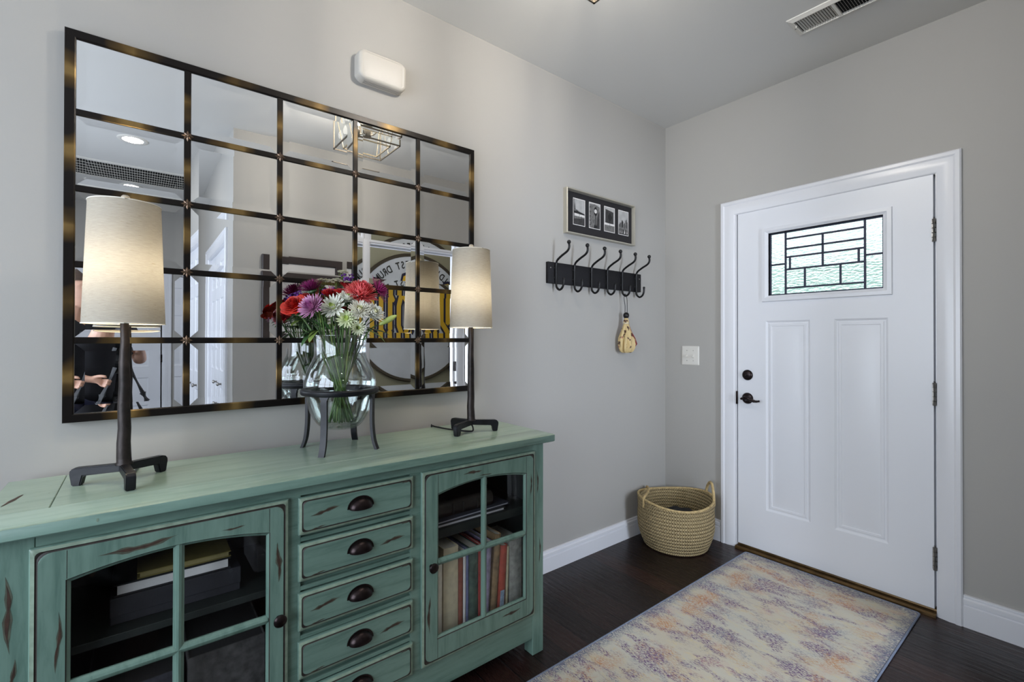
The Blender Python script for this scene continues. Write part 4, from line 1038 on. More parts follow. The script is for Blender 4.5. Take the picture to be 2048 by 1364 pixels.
def rose(label, P, R_, col, col2, ax=None, name='rose', turns=5, leaf=1, ruff=.0):
    t = flower(name, label, 'flower', P); ax, u, v = basis(ax if ax is not None else axis(P)); rnd = random.Random(K[0]*7); b = B()
    for l in range(turns):
        f = l/(turns-1); n = 4+int(3*(1-f)) + (3 if ruff else 0); rb = R_*(.50-.40*f); h = R_*(.95+.25*f)*(1 if not ruff else .8); fl = (.52-.46*f)*R_
        for i in range(n):
            a0 = 2*PI*i/n+l*.9; span = 2*PI/n*.80; rows = []
            for j in range(7):
                s_ = j/6*2-1; a = a0+s_*span; rad = u*math.cos(a)+v*math.sin(a); col_ = []
                for k in range(6):
                    tt = k/5; e = (1-s_*s_*.35*tt)
                    rr_ = rb*(.35+.65*math.sin(PI/2*min(1, tt*1.5)))+fl*tt**3*e; z = h*tt*e-R_*.35
                    rr_ += ruff*R_*.10*math.sin(j*2.6+i*2+l)*tt*tt+rnd.uniform(-.02, .02)*R_*tt
                    col_.append(b.verts.new(Vector(P)+rad*rr_+ax*(z+(-fl*.5*tt**5 if not ruff else 0))))
                rows.append(col_)
            for p, q in zip(rows, rows[1:]):
                for k in range(5): b.faces.new((p[k], q[k], q[k+1], p[k+1])).material_index = 0 if f < .6 else 1
    link('bloom', b, [M(name+'_petals', col, .5, var=.2, vscale=45), M(name+'_inner_petals', col2, .5, var=.2, vscale=45)], t, 70)
    b = B()
    for i in range(5):
        a = 2*PI*i/5; rad = u*math.cos(a)+v*math.sin(a); pet(b, Vector(P)-ax*R_*.38, rad*.7-ax*.1, ax, R_*.75, R_*.25, .9, .1, 0, 4, .1, .6)
    link('calyx', b, m_leaf, t); stem(t, Vector(P)-ax*R_*.36, ax, .0026, K[0], leaf); return t
def lace(label, P, R_, ax=None):
    t = flower('lace_flower', label, 'flower', P); ax, u, v = basis(ax if ax is not None else axis(P, 1.2)); rnd = random.Random(K[0]*5); b = B(); b2 = B()
    for i in range(17):
        r = R_*math.sqrt((i+.4)/17); a = i*2.4; c = Vector(P)+(u*math.cos(a)+v*math.sin(a))*r+ax*(.010-.35*r*r/R_)
        tube(b2, [Vector(P)-ax*.03, c-ax*.006], .0006, 4)
        for k in range(9):
            q = c+(u*rnd.uniform(-1, 1)+v*rnd.uniform(-1, 1))*R_*.14+ax*rnd.uniform(-.002, .003)
            for m in range(5): a2 = m*2*PI/5+k; rd = u*math.cos(a2)+v*math.sin(a2); pet(b, q, rd+ax*.3, ax, .0052, .0046, .2, .1, 0, 2, .6, .7)
    link('bloom', b, M('lace_white', (236, 234, 214), .6, var=.12, vscale=200), t, 0); link('ray_stalks', b2, m_leaf2, t); stem(t, Vector(P)-ax*.03, ax, .0018, K[0], 0)
def statice(label, P, R_, col=(104, 52, 140), ax=None):
    t = flower('statice', label, 'flower', P); ax, u, v = basis(ax if ax is not None else axis(P, 1.2)); rnd = random.Random(K[0]*3); b = B()
    for i in range(26):
        a = rnd.uniform(0, 2*PI); r = R_*math.sqrt(rnd.random()); c = Vector(P)+(u*math.cos(a)+v*math.sin(a))*r+ax*rnd.uniform(-.4, .4)*R_
        for k in range(6): a2 = k*PI/3+i; rd = u*math.cos(a2)+v*math.sin(a2); pet(b, c, rd*.7+ax*.7, ax, .0085, .0065, .5, .1, 0 if k % 3 else 1, 2, .7, .5)
    link('bloom', b, [M('statice_purple', col, .6, var=.25, vscale=80), M('statice_pale', tuple(min(255, x+50) for x in col), .6)], t, 0); stem(t, Vector(P)-ax*R_*.4, ax, .002, K[0], 1)

white, wgreen = (232, 234, 222), (196, 212, 128)
mum('white daisy chrysanthemum with a pale green centre, lowest left of the white blooms', (.273, -2.385, 1.389), .047, white, wgreen, 4, 22, .21, ax=(.62, -.55, .45), t0=82, t1=20, centre=wgreen)
mum('white chrysanthemum standing upright between the coral bloom and the red carnations', (.262, -2.335, 1.415), .045, white, wgreen, 4, 20, .22, ax=(.5, -.1, .85), t0=74, t1=16)
mum('small greenish white chrysanthemum under the white daisy and above the vase rim', (.300, -2.352, 1.350), .036, (222, 230, 190), wgreen, 4, 18, .22, ax=(.7, -.3, .25), t0=84, t1=24, centre=wgreen)
mum('full creamy white chrysanthemum below the coral bloom', (.307, -2.309, 1.378), .043, (236, 234, 220), (226, 226, 184), 7, 26, .15, ax=(.72, -.2, .5), curl=.7)
mum('full white chrysanthemum at the right end of the bouquet beside the green bud', (.312, -2.266, 1.370), .043, (238, 238, 228), (228, 228, 190), 7, 26, .15, ax=(.7, .15, .45), curl=.7)
mum('half open white chrysanthemum hanging just over the vase rim', (.312, -2.320, 1.322), .030, (226, 230, 204), wgreen, 4, 18, .2, ax=(.75, -.1, .05), t0=70, t1=20)
mum('lavender pink chrysanthemum with fine pointed petals, left of the white daisy', (.285, -2.456, 1.386), .048, (200, 146, 182), (172, 96, 152), 8, 34, .10, ax=(.45, -.72, .4), curl=.6)
mum('deep magenta spider chrysanthemum at the upper left of the bouquet', (.138, -2.420, 1.458), .052, (140, 40, 104), (100, 22, 70), 7, 34, .075, ax=(.1, -.35, .9), t0=80, t1=10, curl=.7, name='spider_chrysanthemum')
mum('deep magenta spider chrysanthemum at the upper right in front of the mirror bar', (.266, -2.232, 1.458), .056, (156, 44, 104), (104, 20, 66), 6, 30, .07, ax=(.45, .75, .45), t0=84, t1=14, curl=.25, name='spider_chrysanthemum')
mum('large coral pink ruffled bloom, biggest flower on the right of the bouquet', (.258, -2.288, 1.436), .060, (240, 122, 122), (230, 100, 104), 12, 40, .14, ax=(.55, .05, .75), t0=92, t1=6, curl=.45, name='coral_bloom', lens=(1, .8), leaf=0)
rose('large orange red rose at the left front of the bouquet', (.190, -2.488, 1.392), .048, (206, 54, 42), (176, 36, 30), ax=(.45, -.5, .6), turns=7)
rose('dark red rose reaching toward the mirror at the far left of the bouquet', (.095, -2.490, 1.372), .034, (150, 22, 34), (104, 12, 24), ax=(-.35, -.85, .15))
rose('orange red ruffled carnation behind the large rose', (.112, -2.440, 1.426), .040, (206, 60, 48), (170, 40, 40), ax=(.1, -.35, .9), name='carnation', turns=6, ruff=1)
rose('bright red carnation just below the white lace flowers', (.185, -2.372, 1.446), .028, (190, 34, 38), (150, 22, 30), ax=(.4, -.2, .9), name='carnation', turns=6, ruff=1, leaf=0)
rose('bright red carnation between the first carnation and the upright white chrysanthemum', (.212, -2.335, 1.447), .028, (196, 40, 40), (150, 22, 30), ax=(.4, -.0, .9), name='carnation', turns=6, ruff=1, leaf=0)
rose('small red carnation at the top of the bouquet beside the purple statice', (.180, -2.312, 1.480), .024, (176, 36, 42), (150, 24, 32), ax=(.3, .1, .95), name='carnation', turns=6, ruff=1, leaf=0)
rose('little red bud showing between the white chrysanthemums', (.240, -2.333, 1.384), .018, (186, 36, 40), (150, 24, 30), ax=(.7, -.1, .6), turns=4, leaf=0)
rose('dark red carnation deep in the bouquet behind the lavender bloom', (.150, -2.400, 1.400), .034, (110, 20, 36), (80, 12, 26), ax=(.3, -.4, .8), name='carnation', turns=6, ruff=1, leaf=0)
rose('crimson rose on the mirror side of the bouquet', (.09, -2.33, 1.42), .040, (160, 28, 38), (120, 18, 28), ax=(-.7, 0, .7))
lace('white lacy flower head at the top left of the bouquet', (.130, -2.392, 1.492), .034)
lace('white lacy flower head at the top centre of the bouquet', (.165, -2.345, 1.494), .036)
lace('small white lacy sprig, topmost of all the flowers', (.172, -2.322, 1.525), .017)
statice('purple statice cluster at the top right of the lacy flowers', (.184, -2.306, 1.508), .028)
statice('purple statice cluster at the left behind the orange red rose', (.045, -2.455, 1.436), .030)
statice('purple statice cluster in the middle behind the red carnations', (.150, -2.365, 1.456), .024)
# lily bud and greenery
t = flower('lily_bud', 'long pale green lily bud pointing right at the edge of the bouquet', 'flower', (.315, -2.232, 1.345))
b = B(); d = Vector((.25, .75, .45)).normalized(); lathe_axis(b, (.312, -2.240, 1.335), d, [(.001, 0), (.005, .004), (.0085, .02), (.0105, .038), (.009, .056), (.004, .068), (.0005, .072)], 12); link('bud', b, M('bud_green', (172, 188, 104), .45, var=.15), t)
stem(t, (.312, -2.240, 1.337), d, .0022, 3, 1)
for i, (lab, P, ds) in enumerate((
    ('leafy green sprig hanging over the left side of the vase rim', (.205, -2.420, 1.315), [(.25, -.75, -.35, .085), (.5, -.5, -.25, .07), (.1, -.9, -.1, .07)]),
    ('leafy green sprig arching over the right side of the vase rim', (.285, -2.275, 1.315), [(.45, .8, .1, .085), (.3, .9, -.25, .08), (.7, .4, .2, .06)]),
    ('dark leafy sprig in the heart of the bouquet below the red carnations', (.215, -2.365, 1.395), [(.6, -.5, .4, .06), (.6, .3, .5, .06), (.2, -.8, .4, .06), (.7, 0, .5, .055)]),
    ('leafy sprig below the orange red rose', (.14, -2.450, 1.350), [(.2, -.8, .2, .07), (.5, -.7, .0, .065), (-.2, -.9, .1, .07), (.4, -.8, .4, .05)]),
    ('leafy sprig on the mirror side of the bouquet', (.11, -2.37, 1.36), [(-.8, -.3, .3, .07), (-.8, .3, .2, .07), (-.5, -.7, .2, .07)]))):
    t = flower('leafy_sprig', lab, 'foliage', P)
    for k, (dx, dy_, dz_, L_) in enumerate(ds):
        b = B(); pet(b, P, Vector((dx, dy_, dz_)), Vector((0, 0, 1)), L_, L_*.34, -.8, .12, 0, 7, .06, .22); link('leaf', b, m_leaf if k % 2 == 0 else m_leaf2, t, 60)
    stem(t, P, (.2, 0, 1), .002, i+20, 0)
t = flower('filler_stems', 'loose green stems crowding the neck of the glass vase', 'foliage', (vx, vy, 1.25))
for k in range(22):
    a = k*2.39996; r = .020+.05*((k*.37) % 1); b = B()
    top = Vector((vx+r*1.55*math.cos(a), vy+r*1.55*math.sin(a), 1.36+.03*math.sin(k))); nk = NECK+Vector((math.cos(a), math.sin(a), 0))*r; bt = VB+Vector((math.cos(a+2.6), math.sin(a+2.6), 0))*(r*.62)
    tube(b, smooth_path([top, nk, nk*.5+bt*.5, bt], 4), .0022, 6); link('stem', b, m_stem if k % 3 else m_leaf2, t, 60)
    if k % 2 == 0:
        b = B(); pet(b, top-Vector((0, 0, .02)), Vector((math.cos(a), math.sin(a), .8)), Vector((0, 0, 1)), .05, .012, -.3, .1, 0, 5, .08, .3); link('leaf', b, m_leaf, t, 60)

# ------------------------------------------------------------------ chime on the left wall
def stadium(y0, y1, z0, z1, bow, r, k=6):
    # rounded box whose short sides bulge
    pts = rrect(y0, y1, z0, z1, r, k); zc, hz = (z0+z1)/2, (z1-z0)/2; yc, hy = (y0+y1)/2, (y1-y0)/2
    return [(p+math.copysign(bow*max(0, 1-((q-zc)/hz)**2), p-yc)*(abs(p-yc)/hy), q) for p, q in pts]
t = thing('door_chime', 'white rounded plastic chime box high on the wall above the mirror', 'chime', (0, -2.115, 2.41))
b = B(); sy0, sy1, sz0, sz1 = -2.210, -2.018, 2.348, 2.472
L = [[(x, p, q) for p, q in stadium(sy0+i, sy1-i, sz0+i, sz1-i, .016, max(.006, .022-i))] for x, i in ((0, 0), (.036, 0), (.043, .0015), (.048, .005), (.0505, .010), (.0508, .013), (.0496, .0142), (.0500, .0160), (.0512, .022), (.0525, .045))]
loops(b, L); link('cover', b, M('warm_white_plastic', (192, 187, 179), .45), t, 50)
b = B()
for x in (.014, .022, .030): box(b, x-.001, x+.001, sy0+.02, sy1-.02, sz0-.0004, sz0+.004)
link('vent_slots', b, M('slot_grey', (120, 118, 120), .8), t, 0)

# ------------------------------------------------------------------ multi photo frame
t = thing('photo_collage', 'silver edged black matted frame of four small photographs above the coat hooks', 'picture', (0, -.70, 2.02))
py0, py1, pz0, pz1 = -1.012, -.385, 1.893, 2.153
b = B(); loops(b, [myz(py0+i, py1-i, pz0+i, pz1-i, x) for i, x in ((0, .0), (0, .030), (.002, .032), (.007, .032), (.012, .012), (.012, .006))], cap=False); link('frame', b, M('champagne_silver', (186, 180, 166), .38, .55), t, 20)
b = B(); b.faces.new([b.verts.new(p) for p in myz(py0+.010, py1-.010, pz0+.010, pz1-.010, .009)]); link('mat', b, M('black_mat', (24, 21, 24), .8), t, 0)
g0 = M('photo_white', (214, 210, 206), .6); g1 = M('photo_light_grey', (168, 166, 164), .6, var=.15, vscale=30); g2 = M('photo_mid_grey', (104, 102, 100), .6, var=.4, vscale=70); g3 = M('photo_dark_grey', (52, 50, 50), .6, var=.4, vscale=60); g4 = M('photo_black', (22, 21, 22), .6)
phm = [g0, g1, g2, g3, g4]
def flat(b, pts, lay, mi): b.faces.new([b.verts.new((.0095+.00025*lay, y, z)) for y, z in pts]).material_index = mi
def pr_(b, y0, y1, z0, z1, lay, mi): flat(b, [(y0, z0), (y1, z0), (y1, z1), (y0, z1)], lay, mi)
for k, y0 in enumerate((-.942, -.806, -.669, -.532)):
    y1, z0, z1 = y0+.103, 1.952, 2.109; b = B(); pr_(b, y0, y1, z0, z1, 0, 0); a, c, d, e = y0+.004, y1-.005, z0+.004, z1-.005; w = c-a; h = e-d
    X_ = lambda f: a+w*f
    Z_ = lambda f: d+h*f
    if k == 0:      # street corner with a long shelter
        pr_(b, a, c, d, e, 1, 1); pr_(b, a, c, d, Z_(.33), 2, 3); flat(b, [(a, Z_(.33)), (c, Z_(.33)), (c, Z_(.28)), (a, Z_(.22))], 3, 2)
        flat(b, [(a, Z_(.52)), (X_(.3), Z_(.55)), (c, Z_(.47)), (c, Z_(.42)), (a, Z_(.44))], 3, 4); pr_(b, X_(.1), X_(.48), Z_(.34), Z_(.44), 3, 0); pr_(b, X_(.55), X_(.95), Z_(.33), Z_(.42), 3, 0)
        flat(b, [(a, Z_(.52)), (X_(.12), Z_(.9)), (X_(.2), Z_(.6)), (X_(.5), Z_(.55))], 2, 2); pr_(b, X_(.68), X_(.71), Z_(.12), Z_(.36), 4, 4); pr_(b, a, X_(.05), d, e, 4, 4)
    elif k == 1:    # post clock before a building
        pr_(b, a, c, d, e, 1, 2); flat(b, [(a, Z_(.95)), (X_(.5), Z_(.98)), (c, Z_(.9)), (c, e), (a, e)], 2, 1)
        for q in range(5): pr_(b, a, X_(.1), Z_(.08+.18*q), Z_(.14+.18*q), 2, 3)
        flat(b, [(X_(.66), d), (c, d), (c, Z_(.8)), (X_(.75), Z_(.5))], 2, 3)
        pr_(b, X_(.56), X_(.61), Z_(.12), Z_(.55), 4, 4); pr_(b, X_(.42), X_(.78), d, Z_(.13), 4, 4); flat(b, [(X_(.44), Z_(.6)), (X_(.58), Z_(.48)), (X_(.74), Z_(.6)), (X_(.72), Z_(.8)), (X_(.58), Z_(.9)), (X_(.45), Z_(.8))], 4, 4)
        flat(b, [(X_(.58)+w*.125*math.cos(i*PI/8), Z_(.70)+h*.085*math.sin(i*PI/8)) for i in range(16)], 5, 0)
        pr_(b, X_(.575), X_(.588), Z_(.70), Z_(.76), 6, 4); pr_(b, X_(.58), X_(.65), Z_(.695), Z_(.703), 6, 4)
    elif k == 2:    # bare trees before a dark facade
        pr_(b, a, c, d, e, 1, 1); flat(b, [(X_(.08), Z_(.36)), (X_(.9), Z_(.30)), (X_(.9), Z_(.84)), (X_(.1), Z_(.92))], 2, 3); pr_(b, a, c, d, Z_(.26), 2, 2); pr_(b, a, c, Z_(.26), Z_(.34), 3, 0)
        for q in range(5): pr_(b, X_(.16+.16*q), X_(.18+.16*q), Z_(.36), Z_(.8), 3, 4)
        pr_(b, X_(.52), X_(.55), Z_(.14), Z_(.5), 4, 4); flat(b, [(X_(.5), Z_(.4)), (X_(.3), Z_(.62)), (X_(.53), Z_(.8)), (X_(.78), Z_(.6))], 4, 4)
    else:           # hazy skyline over water
        pr_(b, a, c, d, e, 1, 1); flat(b, [(a, d), (c, d), (c, Z_(.50)), (X_(.8), Z_(.62)), (X_(.5), Z_(.44)), (X_(.3), Z_(.52)), (a, Z_(.40))], 2, 2)
        for q, (f, hh) in enumerate(((.12, .5), (.22, .46), (.33, .62), (.42, .56), (.55, .5), (.68, .64), (.8, .68), (.9, .58))): pr_(b, X_(f), X_(f+.07), Z_(.3), Z_(hh), 3, 2 if q % 2 else 3)
        pr_(b, X_(.30), X_(.44), Z_(.30), Z_(.58), 4, 4); pr_(b, a, c, d, Z_(.22), 3, 3)
        for f in (.1, .3, .55, .62, .84): flat(b, [(X_(f), Z_(.04)), (X_(f+.07), Z_(.06)), (X_(f+.03), Z_(.24))], 4, 0)
    link('small_photo', b, phm, t, 0)

# ------------------------------------------------------------------ coat rack
t = thing('coat_rack', 'long black wall rack with six double hooks beneath the photo frame', 'coat rack', (0, -.73, 1.655))
b = B(); box(b, 0, .020, -1.147, -.310, 1.596, 1.714, .002, 2)
link('backboard', b, M('black_painted_wood', (14, 13, 17), .6, spec=.3, var=.3, vscale=8, stretch=(1, 1, 6)), t, 30)
HY = (-1.093, -.947, -.801, -.657, -.513, -.370)
for k, y in enumerate(HY):
    h = bpy.data.objects.new('hook', None); COL.objects.link(h); h.empty_display_size = .02; h.parent = t; h.location = (0, y+.73, 0)
    def put(o, h=h, y=y): o.parent = h; o.data.transform(Matrix.Translation(-Vector((0, y, 1.655))))
    b = B(); P = smooth_path([(.126, y, 1.806), (.128, y, 1.784), (.114, y, 1.764), (.070, y, 1.744), (.036, y, 1.724), (.0265, y, 1.700), (.0262, y, 1.65), (.0265, y, 1.60), (.031, y, 1.574), (.052, y, 1.558), (.074, y, 1.567), (.085, y, 1.588), (.087, y, 1.612)], 5)
    tube(b, P, .0062, 12); put(link('shank', b, m_blackmetal, None, 60))
    b = B(); ball(b, (.126, y, 1.811), .0112, 16, 10); put(link('ball_tip', b, m_blackmetal, None, 60))
    b = B(); ball(b, (.087, y, 1.616), .0078, 14, 8); put(link('ball_tip', b, m_blackmetal, None, 60))
    b = B()
    for z in (1.682, 1.628): ball(b, (.0265, y-.012, z), .0042, 10, 6, sc=(.5, 1, 1)); ball(b, (.0265, y+.012, z), .0042, 10, 6, sc=(.5, 1, 1)) if False else None
    box(b, .0195, .0222, y-.016, y+.016, 1.615, 1.695, .001, 1)
    put(link('screw_plate', b, m_blackmetal, None, 30))
for y in (-1.128, -.328):
    b = B(); ball(b, (.020, y, 1.682), .004, 10, 6, sc=(.4, 1, 1)); link('screw', b, m_brassy, t)

# ------------------------------------------------------------------ folded umbrella hanging on the fifth hook
def umb_mat():
    n = NT('cream_floral_umbrella_cloth')
    v = n.coords(); a = n.noise(v, 26, 2, .5); c = n.noise(v, 15, 2, .4)
    col = n.mix(n.ramp(a, [(.38, (1, 1, 1)), (.41, (0, 0, 0))]), lin((196, 172, 122)), lin((74, 46, 30)))
    col = n.mix(n.ramp(c, [(.575, (0, 0, 0)), (.595, (1, 1, 1))]), col, lin((128, 28, 26)))
    n.pbsdf(Base_Color=col, Roughness=.6); return n.m
ux, uy = .052, -.507
t = thing('folded_umbrella', 'cream floral folded umbrella hanging by a black loop from the fifth hook', 'umbrella', (ux, uy, 1.44))
b = B(); nseg = 48; rings = []
prof = [(.008, 1.425), (.014, 1.415), (.020, 1.398), (.017, 1.385), (.024, 1.365), (.034, 1.330), (.043, 1.290), (.046, 1.255), (.045, 1.228), (.038, 1.210), (.026, 1.200), (.004, 1.206)]
for r, z in prof:
    f = max(0, min(1, (1.40-z)/.12)); ring = []
    for j in range(nseg):
        a = 2*PI*j/nseg; fold = 1+.24*f*math.sin(8*a+ (1.42-z)*14)+.10*f*math.sin(15*a+2-(1.42-z)*20)
        # one loose flap swings out towards the door
        fl = 1+.95*math.exp(-((a-1.25)/.42)**2)*math.exp(-((z-1.272)/.042)**2)*f
        ring.append(b.verts.new((ux+r*.80*fold*fl*math.cos(a), uy+r*fold*fl*math.sin(a), z)))
    rings.append(ring)
for p, q in zip(rings, rings[1:]):
    for j in range(nseg): b.faces.new((p[j], p[(j+1) % nseg], q[(j+1) % nseg], q[j]))
b.faces.new(rings[0]); b.faces.new(rings[-1][::-1]); link('canopy', b, umb_mat(), t, 60)
b = B(); lathe(b, [(0, 1.455), (.010, 1.453), (.017, 1.446), (.019, 1.435), (.017, 1.425), (.012, 1.418), (0, 1.417)], (ux, uy, 0), 20); link('end_cap', b, m_blackmetal, t)
b = B(); tube(b, smooth_path([(ux-.006, uy-.004, 1.450), (ux-.006, uy-.004, 1.50), (ux-.012, uy-.006, 1.545), (ux-.006, HY[4]-.001, 1.568), (ux-.001, HY[4]+.001, 1.568), (ux+.0, uy+.007, 1.545), (ux+.004, uy+.005, 1.50), (ux+.004, uy+.004, 1.450)]), .0019, 7); link('wrist_loop', b, m_blackmetal, t)
b = B(); tube(b, [(ux+.017*math.cos(a), uy+.021*math.sin(a), 1.386) for a in [2*PI*i/20 for i in range(21)]], .004, 6, False); link('tie_band', b, M('cream_band', (206, 196, 170), .6), t)

# ------------------------------------------------------------------ light switch
t = thing('light_switch', 'white double toggle light switch plate beside the entrance door', 'switch', (.193, 0, 1.176))
b = B(); L = [[(x, y, z) for x, z in rrect(.130+i, .256-i, 1.112+i, 1.240-i, max(.002, .006-i*.5))] for y, i in ((0, 0), (-.003, 0), (-.006, .004), (-.0065, .007))]
loops(b, L); link('cover_plate', b, m_plastic, t, 40)
for x in (.170, .216):
    b = B(); box(b, x-.0055, x+.0055, -.0078, -.006, 1.162, 1.190); bb = bmesh.new(); box(bb, x-.0044, x+.0044, -.024, -.004, 1.169, 1.181, .0015, 1)
    bmesh.ops.rotate(bb, cent=(x, -.006, 1.175), matrix=Matrix.Rotation(.45, 3, 'X'), verts=bb.verts[:]); merge(b, bb); link('toggle', b, m_plastic, t, 30)
    for z in (1.142, 1.210):
        b = B(); ball(b, (x, -.0066, z), .003, 10, 6, sc=(1, .4, 1)); link('screw', b, m_brassy, t)

# ------------------------------------------------------------------ seagrass basket
def weave_mat():
    n = NT('braided_seagrass')
    tc = n.n('ShaderNodeTexCoord'); sp = n.n('ShaderNodeSeparateXYZ'); n.link(tc.outputs['Object'], sp.inputs[0])
    ang = n.math('ARCTAN2', sp.outputs['Y'], sp.outputs['X'])
    row = n.math('MULTIPLY', sp.outputs['Z'], 1/.0205)
    fr = n.math('FRACT', row); tri = n.math('PINGPONG', fr, .5)
    st = n.math('SINE', n.math('ADD', n.math('MULTIPLY', ang, 96), n.math('MULTIPLY', tri, 11.0)))
    cb = n.n('ShaderNodeCombineXYZ'); n.link(n.math('MULTIPLY', ang, 3.0), cb.inputs[0]); n.link(row, cb.inputs[1])
    no = n.noise(cb.outputs[0], 5.5, 5, .75)
    col = n.ramp(no, [(.2, lin((140, 114, 68))), (.5, lin((196, 174, 130))), (.8, lin((226, 210, 176)))])
    col = n.mix(n.ramp(st, [(.0, (.55,)*3), (.30, (0, 0, 0))]), col, lin((84, 66, 36)))
    col = n.mix(n.ramp(tri, [(.02, (.85,)*3), (.10, (0, 0, 0))]), col, lin((66, 50, 28)))
    hgt = n.math('ADD', n.math('MULTIPLY', st, .5), n.math('MULTIPLY', n.math('SINE', n.math('MULTIPLY', tri, PI)), 1.2))
    n.pbsdf(Base_Color=col, Roughness=.7, Specular_IOR_Level=.25, Normal=n.bump(hgt, .9, .006)); return n.m
m_weave = weave_mat(); m_rope = M('seagrass_rope', (176, 152, 106), .7, var=.3, vscale=60, bump=.8, bscale=160, stretch=(1, 1, 1))
kx, ky = .243, -.262
t = thing('woven_basket', 'round braided seagrass basket with two rope handles in the corner by the door', 'basket', (kx, ky, 0))
b = B(); pr = []; N = 14; hb = .288
def brad(z): return .182+.046*math.sin(min(1, (z+.012)/.16)*PI/2)-.010*max(0, (z-.2)/.1)+ .010*max(0, (z-.22)/.07)
for i in range(N*4+1):
    z = hb*i/(N*4); pr.append((brad(z)+.0035*abs(math.sin(PI*i/4)), z))
outer = [(0, .0)]+[(.172, 0)]+pr[1:]
inn = [(brad(hb*i/28)-.010, max(.012, hb*i/28)) for i in range(28, -1, -1)]+[(0, .012)]
lathe(b, outer+inn, (kx, ky, 0), 96)
for v in b.verts:
    dx, dy2 = v.co.x-kx, v.co.y-ky; f = v.co.z/hb
    v.co.z += f*f*(.014*math.cos(2*math.atan2(dy2, dx)-1.9)); v.co.x = kx+dx*(1-.02*f); v.co.y = ky+dy2*(1+.03*f)
link('body', b, m_weave, t, 80)
n = 72; b = B(); rr_ = brad(hb)-.003
tube(b, [(kx+(rr_*.98)*math.cos(a), ky+rr_*1.03*math.sin(a), hb+.003+.014*math.cos(2*a-1.9)) for a in [2*PI*i/n for i in range(n+1)]], .0075, 8, False); link('rim_rope', b, m_rope, t, 70)
def rim(a, dz=0): return Vector((kx+rr_*.98*math.cos(a), ky+rr_*1.03*math.sin(a), hb+.003+.014*math.cos(2*a-1.9)+dz))
ah = math.radians(42)
b = B(); p0, p1 = rim(ah-.30), rim(ah+.42); m_ = (p0+p1)/2; ou = Vector((math.cos(ah), math.sin(ah), 0))
tube(b, smooth_path([p0+Vector((0, 0, -.03)), p0+Vector((0, 0, .018)), p0*.75+p1*.25+Vector((0, 0, .070))+ou*.004, m_+Vector((0, 0, .086))+ou*.006, p0*.25+p1*.75+Vector((0, 0, .070))+ou*.004, p1+Vector((0, 0, .018)), p1+Vector((0, 0, -.03))]), .0085, 10); link('handle', b, m_rope, t, 70)
al = math.radians(214)
b = B(); p0, p1 = rim(al-.62), rim(al+.62)
tube(b, smooth_path([p0+Vector((0, 0, -.055)), p0+Vector((.002, .004, .012)), p0*.72+p1*.28+Vector((.012, .012, .022)), p0*.4+p1*.6+Vector((.012, .012, .014)), p1+Vector((.0, .0, .008)), p1+Vector((0, 0, -.05))]), .008, 10); link('handle', b, m_rope, t, 70)
b = B(); ball(b, (kx+.02, ky+.02, .165), .13, 24, 12, sc=(1, 1, .35))
for v in b.verts: v.co.z += .012*math.sin(v.co.x*55)*math.cos(v.co.y*48)
o = link('dark_cloth', b, M('black_cloth', (22, 22, 26), .8, var=.3, vscale=20)); tag(o, 'crumpled black cloth lying inside the seagrass basket', 'cloth')

